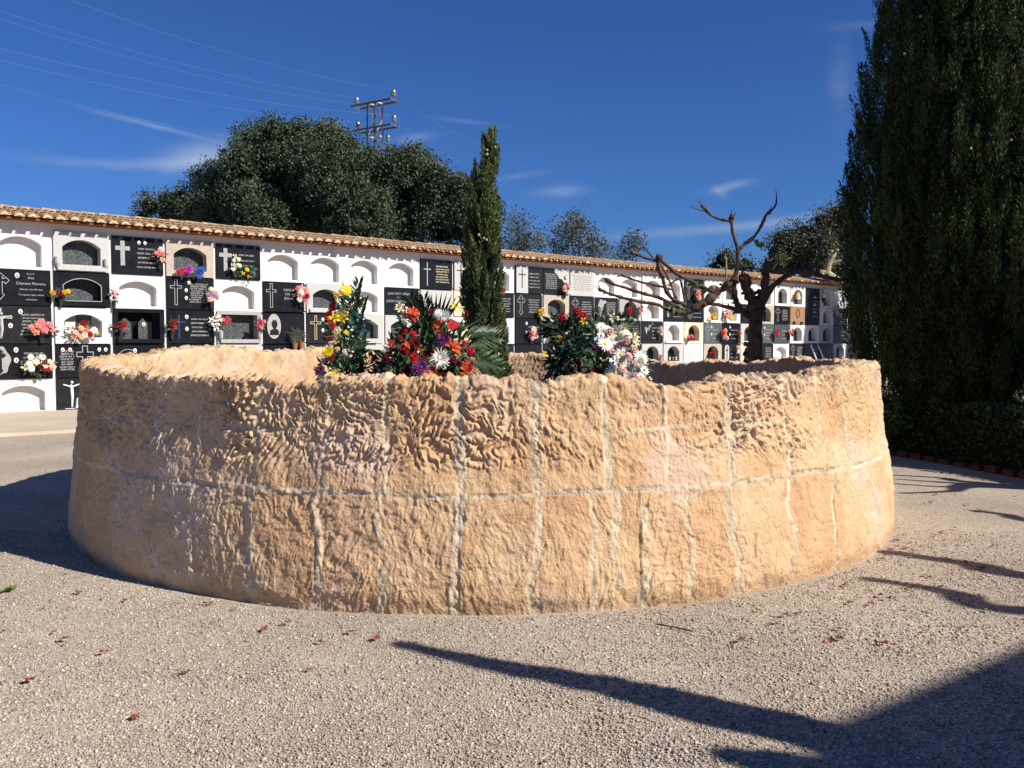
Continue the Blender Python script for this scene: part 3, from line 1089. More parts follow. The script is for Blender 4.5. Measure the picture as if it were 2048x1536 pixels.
def slab(r, j, c, deco, look, lab=None):
    loc, h = slab_root(r, j, 'tall' in deco)
    w = SW
    m = MB()
    toks = deco.split()
    b = .006
    th = .045 if 'thick' not in toks else .075
    m.add([(0, .0, 0), (w, .0, 0), (w, .0, h), (0, .0, h), (0, -th + b, 0), (w, -th + b, 0), (w, -th + b, h), (0, -th + b, h), (b, -th, b), (w - b, -th, b), (w - b, -th, h - b), (b, -th, h - b)],
          [(0, 1, 5, 4), (1, 2, 6, 5), (2, 3, 7, 6), (3, 0, 4, 7), (4, 5, 9, 8), (5, 6, 10, 9), (6, 7, 11, 10), (7, 4, 8, 11), (8, 9, 10, 11), (3, 2, 1, 0)])
    o = m.build("memorial_slab", CM[c][0])
    o.location = loc
    o.rotation_euler = (0, 0, PHI)
    lab = f"{CM[c][1]} slab {look}, {ROWN[r]}, {ORD[j + 1]} column"
    tag(o, lab, "memorial slab", "memorial slabs closing the burial niches")
    y = -th - .003
    tx0, tx1 = w * .42, w * .92
    n_t, n_o = 0, 0
    ink = M_silver
    for t in toks:
        q = MB()
        if t == 'X1':
            strip(q, latin(w * .19, h * .93, h * .14, w * .115, w * .026), .014, y, y + .006)
        elif t == 'X1g':
            strip(q, latin(w * .22, h * .92, h * .14, w * .13, w * .024), .012, y, y + .006)
            q.build("cross", M_gold, o)
            continue
        elif t == 'X2':
            q.prism(latin(w * .20, h * .88, h * .22, w * .14, w * .042), y - .012, y + .006)
        elif t == 'X3':
            strip(q, flared(w * .15, h * .86, h * .22, w * .13, w * .032), .013, y, y + .006)
        elif t == 'X4':
            strip(q, flared(w * .20, h * .90, h * .18, w * .13, w * .034, .26), .013, y, y + .006)
        elif t == 'XT':
            q.prism(latin(w * .20, h * .90, h * .10, w * .11, w * .012), y - .004, y + .006)
            q.build("cross", M_metal, o)
            continue
        elif t == 'XM':
            strip(q, latin(w * .52, h * .95, h * .10, w * .15, w * .045), .018, y, y + .006)
        elif t == 'XB':
            q.prism(latin(w * .24, h * .86, h * .14, w * .14, w * .020), y - .004, y + .006)
            q.build("cross", mat_navy, o)
            continue
        elif t == 'XC':
            q.prism(latin(w * .13, h * .94, h * .14, w * .20, w * .028), y - .02, y + .006)
            f = MB()
            cx, zc = w * .15, h * .62
            f.tube([(cx - w * .17, y - .03, h * .74), (cx, y - .035, h * .66), (cx + w * .17, y - .03, h * .74)], [.012, .02, .012])
            f.tube([(cx, y - .035, h * .70), (cx, y - .04, h * .5), (cx + .01, y - .035, h * .38), (cx - .005, y - .03, h * .18)], [.024, .034, .028, .014])
            f.ball((cx, y - .04, h * .79), .03)
            cr_ = q.build("crucifix", M_silver, o)
            f.build("figure", M_lgrey, cr_)
            continue
        elif t == 'split':
            q.prism([(.004, .004), (w * .43, .004), (w * .43, h - .004), (.004, h - .004)], y - .006, y + .006)
            s_ = q.build("light_stone_panel", M_lgrey, o)
            q = MB()
            q.prism(latin(w * .21, h * .90, h * .20, w * .13, w * .016), y - .010, y - .004)
            q.build("cross", M_ink, s_)
            continue
        elif t == 'wave':
            pts = [(w - .004, h - .004), (w * .38, h - .004), (w * .42, h * .86), (w * .52, h * .80), (w * .58, h * .66), (w * .72, h * .60), (w * .78, h * .50), (w * .9, h * .46), (w - .004, h * .40)]
            q.prism(pts, y - .006, y + .006)
            s_ = q.build("light_stone_panel", M_lgrey, o)
            q = MB()
            q.prism([(w * .78, h * .62), (w * .84, h * .60), (w * .90, h * .61), (w * .84, h * .68), (w * .85, h * .80), (w * .82, h * .72), (w * .79, h * .74)], y - .010, y - .004)
            q.build("engraved_bird", M_ink, s_)
            continue
        elif t == 'med':
            q.prism([(w * .24 + w * .165 * math.cos(a * math.pi / 14), h * .55 + h * .40 * math.sin(a * math.pi / 14)) for a in range(28)], y - .012, y + .004)
            s_ = q.build("oval_medallion", M_grey, o)
            f = MB()
            f.ball((w * .25, y - .012, h * .62), h * .13, 0, .8, .12, 1.15)
            f.prism([(w * .13, h * .27), (w * .36, h * .27), (w * .35, h * .42), (w * .26, h * .5), (w * .15, h * .42)], y - .0145, y - .010)
            f.build("engraved_portrait", M_dark, s_)
            continue
        elif t == 'arc':
            for rr in (.16, .21, .27):
                strip(q, [(w * .27 + w * rr * math.cos(a), h * .25 + h * rr * 2.2 * math.sin(a)) for a in np.linspace(.15, 3.0, 14)], .012, y, y + .005, closed=False)
            q.build("engraved_rings", M_silver, o)
            continue
        elif t == 'cloud':
            pts = [(w * .10 + w * .13 * 1.25 * (1 + .10 * math.sin(5 * a + 1)) * math.cos(a) + .02, h * .53 + h * .40 * (1 + .07 * math.sin(6 * a)) * math.sin(a)) for a in np.linspace(0, 2 * math.pi, 40)[:-1]]
            q.prism(pts, y - .006, y + .006)
            s_ = q.build("pale_cloud_emblem", M_silver, o)
            q = MB()
            q.prism(flared(w * .115, h * .84, h * .20, w * .085, w * .028, .25), y - .011, y - .004)
            q.build("cross", M_dark, s_)
            continue
        elif t == 'fig':
            cx = w * .26
            q.prism(latin(cx, h * .92, h * .12, w * .012, w * .010), y - .004, y + .006)
            q.tube([(cx - w * .15, y - .01, h * .82), (cx, y - .015, h * .74), (cx + w * .14, y - .01, h * .82)], [.012, .022, .012])
            q.tube([(cx, y - .015, h * .78), (cx, y - .02, h * .62), (cx + .008, y - .02, h * .45), (cx, y - .01, h * .14)], [.028, .036, .030, .018])
            q.ball((cx + .01, y - .015, h * .88), .030)
            q.tube([(cx + w * .10, y - .008, h * .40), (cx + w * .11, y - .01, h * .28), (cx + w * .10, y - .008, h * .10)], [.02, .045, .05])
            q.box(cx - w * .12, cx + w * .17, y - .004, y + .004, h * .085, h * .10)
            q.build("engraved_crucifixion", M_marble, o)
            continue
        elif t == 'lily':
            for (cx, cz, an, ln) in ((.2, .62, .6, .2), (.2, .62, 1.6, .16), (.2, .62, 2.5, .2), (.2, .62, 3.6, .15), (.2, .62, 4.7, .22), (.2, .62, 5.6, .12), (.36, .74, .9, .16), (.36, .74, 2.2, .15), (.36, .74, 4.2, .2), (.5, .86, 1.9, .12)):
                a_, b_ = w * cx, h * cz
                dx, dz = math.cos(an) * ln * w * .7, math.sin(an) * ln * h
                q.prism([(a_ - dz * .12, b_ + dx * .12), (a_ + dz * .12, b_ - dx * .12), (a_ + dx * .6 + dz * .16, b_ + dz * .6 - dx * .16), (a_ + dx, b_ + dz), (a_ + dx * .6 - dz * .16, b_ + dz * .6 + dx * .16)], y - .006 - random.uniform(0, .004), y + .004)
            q.build("metal_lilies", M_silver, o)
            continue
        elif t == 'figl':
            q.prism([(w * .06, h * .16), (w * .20, h * .14), (w * .27, h * .4), (w * .37, h * .74), (w * .33, h * .88), (w * .18, h * .92), (w * .10, h * .66)], y - .012, y + .004)
            s_ = q.build("engraved_mourner", M_silver, o)
            continue
        elif t == 'shield':
            q.prism([(w * .28 + w * .15 * math.cos(a * math.pi / 9), h * .38 + h * .26 * math.sin(a * math.pi / 9)) for a in range(18)], y - .008, y + .004)
            q.build("round_emblem", M_slate, o)
            continue
        elif t == 'pill':
            q.prism([(w * .24 + w * .13 * math.cos(a * math.pi / 9), h * (.5 + (.24 if math.sin(a * math.pi / 9) > 0 else -.24)) + h * .2 * math.sin(a * math.pi / 9)) for a in range(18)], y - .008, y + .004)
            s_ = q.build("tall_oval_plate", M_lgrey, o)
            q = MB()
            q.prism(latin(w * .24, h * .86, h * .14, w * .07, w * .02), y - .012, y - .006)
            q.build("cross", M_dark, s_)
            continue
        elif t == 'wreath':
            strip(q, [(w * .5 + w * .11 * math.cos(a), h * .64 + h * .22 * math.sin(a)) for a in np.linspace(0, 6.28, 15)[:-1]], .03, y - .012, y + .005)
            q.build("bronze_wreath", M_trunk, o)
            for px_ in (.2, .72):
                q = MB()
                q.lathe((w * px_, y - .05, h * .02), [(.03, 0), (.05, .02), (.05, .10), (.04, .12)], 10)
                q.build("wall_cup", M_vase, o)
            continue
        elif t == 'led':
            q.box(-.01, w + .01, y - .05, y + .004, .0, .035)
            q.build("ledge", CM[c][0], o)
            continue
        elif t == 'plq':
            q.box(w * .08, w * .55, y - .02, y + .004, h * .2, h * .62)
            q.build("small_plaque", M_grey, o)
            continue
        elif t[0] == 'o' and t[1:].isdigit():
            n = int(t[1])
            for i in range(n):
                if 'XM' in toks:
                    oval(o, w * ([.12, .25, .78, .90][i]), h * .84, y)
                elif 'X2' in toks or 'tall' in toks:
                    if 'tall' in toks:
                        oval(o, w * .62, h * (.76 - .2 * i), y, .05)
                    else:
                        oval(o, w * (.52 + .12 * i), h * .86, y, .042)
                elif n == 3:
                    oval(o, w * (.46 if i == 0 else .40), h * (.84 - .24 * i), y, .045)
                elif 'cloud' in toks:
                    oval(o, w * .38, h * (.84 - .30 * i), y, .055)
                elif 'XC' in toks:
                    oval(o, w * (.47 if i == 0 else .30), h * (.86 - .38 * i), y, .052)
                else:
                    oval(o, w * .40, h * (.80 - .36 * i), y, .05)
            continue
        elif t[0] == 't' and t[1:].isdigit():
            n = int(t[1:])
            hh = min(.040, h * .5 / n)
            xa = w * (.06 if 'full' in toks else .46)
            xb = w * (.94 if 'full' in toks else .90)
            if 'wave' in toks:
                xa, xb = w * .05, w * .55
            if 'XM' in toks:
                xa, xb = w * .06, w * .34
            for i in range(n):
                zz = h * (.80 if 'o2' in toks and 'X2' in toks else .84) - (i + 1) * (h * .62 / n)
                sh = random.uniform(0, .12) * (xb - xa)
                lettering(q, xa + sh, xb - sh, zz, hh * random.uniform(.75, 1.1), y, r * 1000 + j * 20 + i)
            if 'plain' in toks:
                q.build("lettering", M_grey, o)
            else:
                q.build("lettering", M_letter if 'gold' not in toks else M_gold, o)
            continue
        elif t == 'clem':
            for s_, sz, zz in (("D. E. P.", .05, .86), ("Ana", .075, .74), ("Clement Moreno", .080, .58), ("fallecida a los 84 años", .050, .43), ("Tu esposo, hijos, nietos", .050, .28), ("y bisnietos", .050, .15)):
                words(s_, sz, w * .66, h * zz, y - .001, o)
            oval(o, w * .43, h * .83, y, .055)
            continue
        elif t == 'fam':
            for s_, zz in (("FAMILIA", .70), ("TORO", .56), ("BOVAL", .42)):
                words(s_, .085, w * .62, h * zz, y - .001, o)
            continue
        elif t == 'mata':
            for s_, sz, zz in (("JUAN MATA OREJA", .085, .74), ("D. E. P.", .05, .62), ("JOSEFA MATA REPISO", .085, .46), ("D. E. P.", .05, .34)):
                words(s_, sz, w * .40, h * zz, y - .001, o)
            continue
        else:
            continue
        q.build("cross", ink, o)
    return o


mat_navy = mat("navy_inlay", (.02, .03, .085), .4)


def front_arch(r, j, c, inner, look, deco=""):
    loc, h = slab_root(r, j)
    w = SW
    o = MB()
    th = .05
    op = arch_pts(w * .155, w * .845, h * .17, h * .62, h * .20) if 'box' not in deco else [(w * .09, h * .12), (w * .09, h * .90), (w * .5, h * .9005), (w * .91, h * .90), (w * .91, h * .12)]
    if 'tall' in deco:
        op = arch_pts(w * .20, w * .80, h * .12, h * .60, h * .28)
    arch_panel(o, 0, w, 0, h, op, -th)
    recess(o, op, -th, .21)
    for (a, b_) in (((0, 0), (w, 0)), ((w, 0), (w, h)), ((w, h), (0, h)), ((0, h), (0, 0))):
        o.add([(a[0], 0, a[1]), (b_[0], 0, b_[1]), (b_[0], -th, b_[1]), (a[0], -th, a[1])], [(0, 1, 2, 3)])
    f = o.build("arched_memorial", CM[c][0])
    f.location = loc
    f.rotation_euler = (0, 0, PHI)
    tag(f, f"{CM[c][1]} arched memorial {look}, {ROWN[r]}, {ORD[j + 1]} column", "arched memorial", "arched fronts of the burial niches")
    q = MB()
    q.add([(a, .202, b_) for a, b_ in op], [tuple(range(len(op)))[::-1]])
    q.build("inner_stone", inner, f)
    if 'rim' in deco:
        q = MB()
        strip(q, op, .016, -th - .004, -th + .004)
        q.build("arch_rim", M_silver, f)
    if 'sill' in deco:
        q = MB()
        q.box(w * .06, w * .94, -th - .06, -th + .004, h * .02, h * .13)
        q.build("sill", CM[c][0], f)
    if 'cups' in deco:
        for s_ in (.06, .94):
            q = MB()
            q.lathe((w * s_, -th - .045, h * .06), [(.012, 0), (.05, .10), (.055, .24), (.05, .25)], 9)
            q.build("stone_cup", CM[c][0], f)
    if 'in' in deco:
        for i in range(3):
            q = MB()
            xx = w * (.35 + .16 * i)
            q.lathe((xx, -.01, h * .172), [(.03, 0), (.02, .04), (.035, .09), (.01, .12)], 8)
            q.build("figurine", M_porcelain if i != 1 else PET["lilac"], f)
    if 'card' in deco:
        q = MB()
        q.box(w * .38, w * .66, -.005, .01, h * .52, h * .78)
        q.build("dark_plaque", M_black, f)
        q = MB()
        q.box(w * .18, w * .36, -.012, .004, h * .18, h * .60)
        q.build("white_card", M_marble, f)
    if 'pan' in deco:
        for a_, b_ in ((.12, .36), (.50, .68)):
            q = MB()
            q.prism([(w * a_, h * .125), (w * b_, h * .125), (w * b_, h * .6), (w * (a_ + b_) / 2, h * .74), (w * a_, h * .6)], .04, .09)
            q.build("engraved_inner_panel", M_engr, f)
        oval(f, w * .60, h * .56, .02, .05)
    if 'step' in deco:
        for i in range(2):
            q = MB()
            q.box(w * .02, w * .80, -th - .05 - .03 * i, -th + .003, h * (.02 + .07 * (1 - i)), h * (.085 + .07 * (1 - i)))
            q.build("step", CM[c][0], f)
    return f


S_, A_ = slab, front_arch
A_(0, 1, 'l', M_engr, "with dark arched opening and two stone cups", "cups sill")
S_(0, 2, 'k', "X2 o2 t5", "with solid pale cross and two oval portraits")
A_(0, 3, 't', M_engr, "with dark opening behind pink and blue flowers")
S_(0, 4, 'k', "X2 t4", "with pale cross half hidden by white blossoms")
S_(0, 9, 'k', "XT t7 gold led", "with thin tall cross and gilded lettering")
S_(0, 10, 'd', "split t3", "with pale left panel beside the thin cypress")
S_(0, 12, 'd', "split t5 thick", "with pale left panel and black cross")
S_(0, 13, 'd', "wave t8", "with pale wavy corner and engraved bird")
S_(0, 14, 'l', "t8 full plain", "covered in faint lettering")
A_(0, 17, 'w', M_beige_stone, "with beige back behind the bare branches")
S_(0, 19, 'd', "X4 t2", "with outlined cross beside an orange bouquet")
A_(0, 20, 'w', M_olive, "with greenish back behind the bare branches")
A_(0, 21, 'w', M_slate, "with blue grey back left of bare tree")
A_(0, 22, 'w', M_engr, "with dark back behind the bare tree")
A_(0, 24, 'w', M_glass, "with tall dark arch", "tall")
A_(0, 25, 'w', M_engr, "with tall arch and pale bouquet", "tall")
S_(0, 26, 'd', "tall o3 t6", "two rows tall with three oval portraits")
A_(0, 27, 'w', M_olive, "with olive back and cream bouquet", "tall")
S_(0, 28, 'm', "t3 full plain", "beside the big cypress")
S_(1, 0, 'k', "X3 clem", "with outlined flared cross and white lettering")
A_(1, 1, 'k', M_engr, "with pale arch rim and jutting sill", "rim sill")
S_(1, 3, 'k', "X1 o3 t9", "with outlined cross and three oval portraits")
S_(1, 5, 'k', "X1 fam led", "with slender outlined cross and family name")
A_(1, 6, 'l', M_engr, "with dark arch beside the yellow flower spray", "sill")
S_(1, 8, 'k', "mata", "with two white names")
S_(1, 9, 'l', "plain", "blank behind the palm leaves")
S_(1, 10, 'c', "plain", "blank beside the thin cypress")
S_(1, 11, 'k', "t6", "with white lettering right of thin cypress")
S_(1, 12, 'd', "X4 t6", "with budded cross and peach flowers")
A_(1, 13, 't', M_engr, "with grey arch in pale rough stone")
S_(1, 14, 'd', "X4 t6", "with small budded cross behind red roses")
S_(1, 15, 'd', "figl t8 o1", "with pale engraved mourner")
A_(1, 16, 'g', M_glass, "with dark arch and red flowers", "tall")
A_(1, 17, 'w', M_beige_stone, "with beige back and red and white bouquet", "tall")
S_(1, 18, 'd', "X2 t3", "with broad pale cross under the bare branches")
S_(1, 19, 'k', "shield t3", "with round grey emblem")
A_(1, 20, 'w', M_beige_stone, "with beige back and yellow flowers", "tall")
A_(1, 21, 'w', M_marble, "with pale back and pink bouquet", "tall")
S_(1, 22, 'd', "o1 t3", "with one oval left of bare trunk")
A_(1, 23, 't', M_glass, "with dark arch right of bare trunk", "tall")
S_(1, 24, 'k', "X4 t7", "with budded cross and two blocks of lettering")
S_(1, 25, 'b', "wreath", "with oval bronze wreath and two cups")
A_(1, 27, 'w', M_olive, "with olive back half in shade", "tall")
S_(1, 28, 'k', "t4", "in the shade of the big cypress")
S_(2, 0, 'd', "XC o2 t7", "with large pale crucifix and pink roses")
A_(2, 1, 'w', M_beige_stone, "crowded with cards and a large bouquet", "card")
A_(2, 2, 'k', M_glass, "like an open cabinet with engraved panels", "box pan sill")
S_(2, 3, 'k', "XB o2 t5", "with navy cross and two pinkish portraits")
A_(2, 4, 'g', M_engr, "with square opening and two cone vases", "box cups sill")
S_(2, 5, 'k', "med led", "with oval medallion and hanging plant")
S_(2, 6, 'd', "X1g o2 t3", "with gilded outlined cross")
A_(2, 7, 'l', M_engr, "with dark arch above stone steps", "step")
A_(2, 8, 'l', M_engr, "with arch left of red and orange flowers")
A_(2, 9, 'l', M_engr, "behind the red and orange flowers")
S_(2, 12, 'k', "o2 t3 led", "behind a pink and white bouquet")
A_(2, 13, 'l', M_engr, "with square dark opening left of red roses", "box sill")
S_(2, 14, 'd', "t4", "hidden behind the red roses")
S_(2, 15, 'd', "t5 full", "hidden behind the white flower wreath")
S_(2, 16, 'd', "t6 full", "with wide lettering right of white wreath")
S_(2, 17, 'd', "lily t4", "with metal lilies")
A_(2, 18, 'w', M_beige_stone, "with pale beige back", "tall sill")
A_(2, 19, 'c', M_glass, "with brown shaded back and pink flowers", "tall")
S_(2, 20, 'n', "X4 o2 t3", "with faint cross and two ovals")
S_(2, 21, 'k', "o2 t3", "between two peach bouquets")
A_(2, 22, 'l', M_slate, "with grey back left of bare trunk", "tall")
S_(2, 23, 'n', "o2 t4", "right of the bare trunk")
S_(2, 24, 'u', "t3", "with a red bouquet at its left")
A_(2, 25, 'w', M_glass, "with dark arch and red bouquet", "tall")
A_(2, 26, 'w', M_glass, "with dark arch half in tree shade", "tall")
A_(2, 27, 'l', M_engr, "shaded and dark", "tall")
S_(2, 28, 'k', "t3", "shaded by the big cypress")
S_(3, 0, 'k', "cloud o2 t5", "with pale cloud emblem and mixed flowers")
S_(3, 1, 'k', "XM o4 t8", "with central outlined cross and four portraits")
S_(3, 2, 'k', "arc o1", "with engraved rings just above the stone wall")
S_(3, 3, 'k', "t4", "rising just above the stone wall")
A_(3, 4, 'l', M_engr, "with dark arch just above the stone wall")
S_(3, 5, 'k', "plq", "with small grey plaque under terracotta pots")
S_(3, 6, 'd', "led", "blank beside the yellow flower spray")
A_(3, 7, 'l', M_engr, "above the stone wall beside yellow flowers", "step")
S_(3, 9, 'd', "t2", "hidden behind the red and orange flowers")
S_(3, 10, 'd', "t3", "hidden behind the thin cypress")
S_(3, 11, 'd', "t2", "with little showing right of thin cypress")
S_(3, 12, 'k', "t2 full", "with bold silver lettering above the stone wall")
S_(3, 13, 'd', "o1 t2", "with one oval left of dark foliage")
S_(3, 14, 'd', "t3", "behind the dark hanging foliage")
S_(3, 15, 'd', "t3", "behind the white flower wreath")
S_(3, 16, 'k', "t3", "behind the white flower wreath's right side")
A_(3, 17, 'l', M_glass, "with black arch right of white wreath", "tall")
A_(3, 18, 'l', M_glass, "with black arch and small figurines", "tall in")
S_(3, 19, 'm', "t6 full plain", "with faint lettering above the stone wall")
A_(3, 20, 't', M_glass, "full of red and green flowers", "tall")
S_(3, 21, 'd', "pill t3", "with tall oval plate")
A_(3, 22, 'c', M_glass, "with dark arch left of bare trunk", "tall")
S_(3, 23, 'd', "t6", "right of the bare trunk")
S_(3, 25, 'd', "X4 t7", "with budded cross and bold lettering")
S_(3, 26, 'u', "t3", "shaded behind the leaning ladder")
S_(3, 27, 'k', "t3", "shaded right of the leaning ladder")
A_(3, 28, 'w', M_glass, "shaded with orange figure inside", "tall")
S_(4, 1, 'd', "fig", "with white engraved crucifixion")

# ------------------------------------------------------------------ flowers
PROTO = {}


def petal(m, d, n, l, w, lift, base=.05, mi=0, cup=.0, back=.0):
    """one petal in local frame: outward unit d (in xy), up z"""
    px, py = -d[1], d[0]

    def pt(a, s, z):
        return (d[0] * a + px * s, d[1] * a + py * s, z)
    m.add([pt(base, 0, 0), pt(l * .55, -w, lift * .6 + cup), pt(l * .62, 0, lift * .7), pt(l * .55, w, lift * .6 + cup), pt(l, 0, lift - back)],
          [(0, 1, 2), (0, 2, 3), (1, 4, 2), (2, 4, 3)], mi)


def proto(kind, col):
    key = (kind, col)
    if key in PROTO:
        return PROTO[key]
    m = MB()
    rg = random.Random(hash(kind) % 1000 if False else sum(map(ord, kind + col)))

    def ring(n, l, w, lift, z=0, mi=0, cup=0, back=0, jit=.1, base=.05):
        for i in range(n):
            a = 2 * math.pi * (i + rg.uniform(-.2, .2)) / n + z * 9
            q = MB()
            petal(q, (math.cos(a), math.sin(a)), 0, l * rg.uniform(1 - jit, 1 + jit), w, lift + rg.uniform(-.05, .05), base, 0, cup, back)
            m.add([(x_, y_, z_ + z) for x_, y_, z_ in q.v], q.f, mi)
    mats = [PET[col], PET["yellow"], M_leaf_l]
    if kind == 'rose':
        m.ball((0, 0, .35), .42, 0, 1, 1, 1.1)
        ring(4, .62, .40, .75, .1, 0, .12, .15)
        ring(5, .85, .45, .62, .05, 0, .10, .25)
        ring(6, 1.0, .45, .36, 0, 0, .06, .25)
    elif kind == 'gerb':
        ring(18, 1.0, .12, .10)
        ring(14, .78, .11, .22, .04)
        m.ball((0, 0, .12), .22, 1, 1, 1, .5)
    elif kind == 'anem':
        ring(10, 1.0, .24, .18)
        mats[1] = M_ink
        m.ball((0, 0, .12), .22, 1, 1, 1, .6)
    elif kind == 'chrys':
        ring(20, 1.0, .09, .05)
        ring(18, .95, .09, .28, .06)
        ring(14, .78, .09, .46, .12)
        ring(10, .50, .08, .60, .16)
        mats[1] = PET["cream"] if col in ("white", "cream") else PET[col]
        m.ball((0, 0, .35), .22, 1)
    elif kind == 'lily':
        ring(3, 1.0, .20, .42, 0, 0, .05, .30)
        ring(3, 1.0, .17, .34, .35 / 9 * 3, 0, .05, .30)
        mats[1] = PET["gold"]
        for i in range(5):
            a = i * 1.256
            m.tube([(0, 0, .1), (.15 * math.cos(a), .15 * math.sin(a), .5), (.25 * math.cos(a), .25 * math.sin(a), .62)], [.02, .015, .03], 4, 1)
    elif kind == 'carn':
        for z, l, n in ((0, 1, 14), (.12, .9, 13), (.24, .75, 11), (.36, .55, 9), (.46, .32, 7)):
            ring(n, l, .20, .28, z, 0, rg.uniform(.0, .1), 0, .2)
        m.ball((0, 0, .1), .3, 0)
    elif kind == 'tulip':
        ring(3, .45, .34, 1.5, 0, 0, .35, 0)
        ring(3, .42, .32, 1.45, .1, 0, .35, 0)
        m.ball((0, 0, .6), .38, 0, 1, 1, 1.6)
        ring(3, .4, .15, -.1, 0, 2)
    elif kind == 'anth':
        pts = [(0, -1.0), (.45, -.55), (.72, 0), (.62, .45), (.30, .60), (0, .42), (-.30, .60), (-.62, .45), (-.72, 0), (-.45, -.55)]
        m.add([(0, 0, -.05)] + [(a, b, .14 * abs(a)) for a, b in pts], [(0, i + 1, (i + 1) % 10 + 1) for i in range(10)])
        m.tube([(0, .1, 0), (0, -.1, .35), (0, -.25, .6)], [.07, .06, .03], 6, 1)
    elif kind == 'spike':
        for i in range(9):
            a = i * 2.4
            z = i * .2
            q = MB()
            for k in range(5):
                an = a + k * 1.256
                petal(q, (math.cos(an), math.sin(an)), 0, .34, .10, .12)
            m.add([(x_ + .28 * math.cos(a), y_ + .28 * math.sin(a), z_ + z) for x_, y_, z_ in q.v], q.f, 0)
        m.tube([(0, 0, -.3), (0, 0, 1.8)], .04, 4, 2)
    me = bpy.data.meshes.new(kind)
    me.from_pydata(m.v, [], m.f)
    for mm in mats:
        me.materials.append(mm)
    me.polygons.foreach_set('material_index', m.m)
    me.update()
    PROTO[key] = me
    return me


FN = dict(rose="rose", gerb="daisy_flower", anem="anemone_flower", chrys="chrysanthemum", lily="lily_flower", carn="carnation", tulip="tulip", anth="anthurium", spike="flower_spike")


def bloom(root, kind, col, p, r, face, roll=None):
    o = link_mesh(FN[kind], proto(kind, col), root)
    f = Vector(face).normalized()
    q = Vector((0, 0, 1)).rotation_difference(f)
    mtx = Matrix.Translation(Vector(p) - root.location) @ q.to_matrix().to_4x4() @ Matrix.Rotation(roll if roll is not None else random.uniform(0, 6.28), 4, 'Z') @ Matrix.Diagonal((r, r, r, 1))
    o.matrix_local = mtx
    return o


def leafq(m, b, d, l, w, nrm, mi=0):
    d = Vector(d).normalized()
    s = d.cross(Vector(nrm))
    if s.length < 1e-4:
        s = d.orthogonal()
    s.normalize()
    u = s.cross(d)
    b = Vector(b)
    m.add([b, b + d * l * .45 - s * w + u * w * .4, b + d * l * .5, b + d * l * .45 + s * w + u * w * .4, b + d * l - u * l * .12], [(0, 1, 2), (0, 2, 3), (1, 4, 2), (2, 4, 3)], mi)


def frond(m, a, b, side, n, ll, w=.007, droop=.0, spread=55, mi=0):
    """palm frond: rachis a->b, leaflets in the plane spanned with 'side'"""
    a, b = Vector(a), Vector(b)
    d = (b - a)
    L_ = d.length
    s = Vector(side).normalized()
    pts = [a + d * t + Vector((0, 0, -droop * t * t)) for t in np.linspace(0, 1, 7)]
    m.tube(pts, [.006, .0055, .005, .0045, .004, .003, .002], 4, mi)
    for i in range(n):
        t = .08 + .92 * i / (n - 1)
        c = a + d * t + Vector((0, 0, -droop * t * t))
        for sg in (-1, 1):
            an = R(spread * (1 - .5 * t) + random.uniform(-5, 5))
            v = d.normalized() * math.cos(an) + s * sg * math.sin(an)
            l = ll * (1 - .55 * abs(t - .35) ** 1.3) * random.uniform(.85, 1.1)
            leafq(m, c, v + Vector((0, 0, -.08)), l, w, d.cross(s), mi)


def tripod(root, base, top, r=.35, name="stand"):
    st = MB()
    for k in range(3):
        an = R(90 + 120 * k)
        st.tube([Vector((r * math.cos(an), r * math.sin(an), 0)), Vector((0, 0, top))], .011, 6)
    for zz in (.35, .8):
        pts = [Vector((r * (1 - zz / 1.0 * .9) * math.cos(R(90 + 120 * k)), r * (1 - zz * .9) * math.sin(R(90 + 120 * k)), zz * top)) for k in range(4)]
        st.tube(pts, .006, 5)
    return st.build(name, M_metald, root)


TOCAM = Vector((0, -1, .25))


def spray(name, label, cat, base, flowers, Y, ppm, u0, v0, scale, foliage, fronds, nleaf=160, leafmat=None, fmat=None):
    root = thing(name, label, cat, base, 0, "flower tributes standing inside the round wall")
    for (u, v, kind, col, size) in flowers:
        x, y = u0 + u / scale, v0 + v / scale
        yy = Y - .16 + random.uniform(-.10, .06)
        p = P(x, y, yy)
        r = size / scale * (.72 if cat == 'flower wreath' else .64) / F * yy
        fc = TOCAM + Vector((random.uniform(-.5, .7), random.uniform(-.1, .2), random.uniform(-.3, .7)))
        if kind == 'tulip':
            fc = Vector((random.uniform(-.3, .3), -.3, 1))
            r *= .8
        if kind == 'spike':
            fc = Vector((random.uniform(-.5, .5), -.2, 1))
        bloom(root, kind, col, p, r, fc)
    m = MB()
    for (x, y, rx, ry, n, ln, w) in foliage:
        rx, ry = rx * (.62 if Y == Yl else .80), ry * .86
        for i in range(int(n * .9)):
            a, rr = random.uniform(0, 6.28), math.sqrt(random.random())
            yy = Y + .14 + random.uniform(-.10, .22)
            p = P(x + rx * rr * math.cos(a), y + ry * rr * math.sin(a), yy) - root.location
            d = Vector((rr * math.cos(a) + random.uniform(-.5, .5), random.uniform(-.7, .3), -rr * math.sin(a) * .8 + random.uniform(-.3, .7)))
            leafq(m, p, d, ln * .72 * random.uniform(.6, 1.3), w * .9 * random.uniform(.7, 1.2), Vector((random.uniform(-.6, .6), -1, random.uniform(-.3, .8))))
    m.build("foliage", leafmat or M_leaf, root)
    for (xa, ya, xb, yb, side, n, ll, dp, w, mm) in fronds:
        m = MB()
        A, B = P(xa, ya, Y + .12) - root.location, P(xb, yb, Y + .12 + dp) - root.location
        if n == 0:
            leafq(m, A, B - A, (B - A).length, w, Vector((0, -1, .2)))
            m.build("blade_leaf", mm, root)
        else:
            frond(m, A, B, side, n, ll, w, .05)
            m.build("palm_frond", mm, root)
    return root


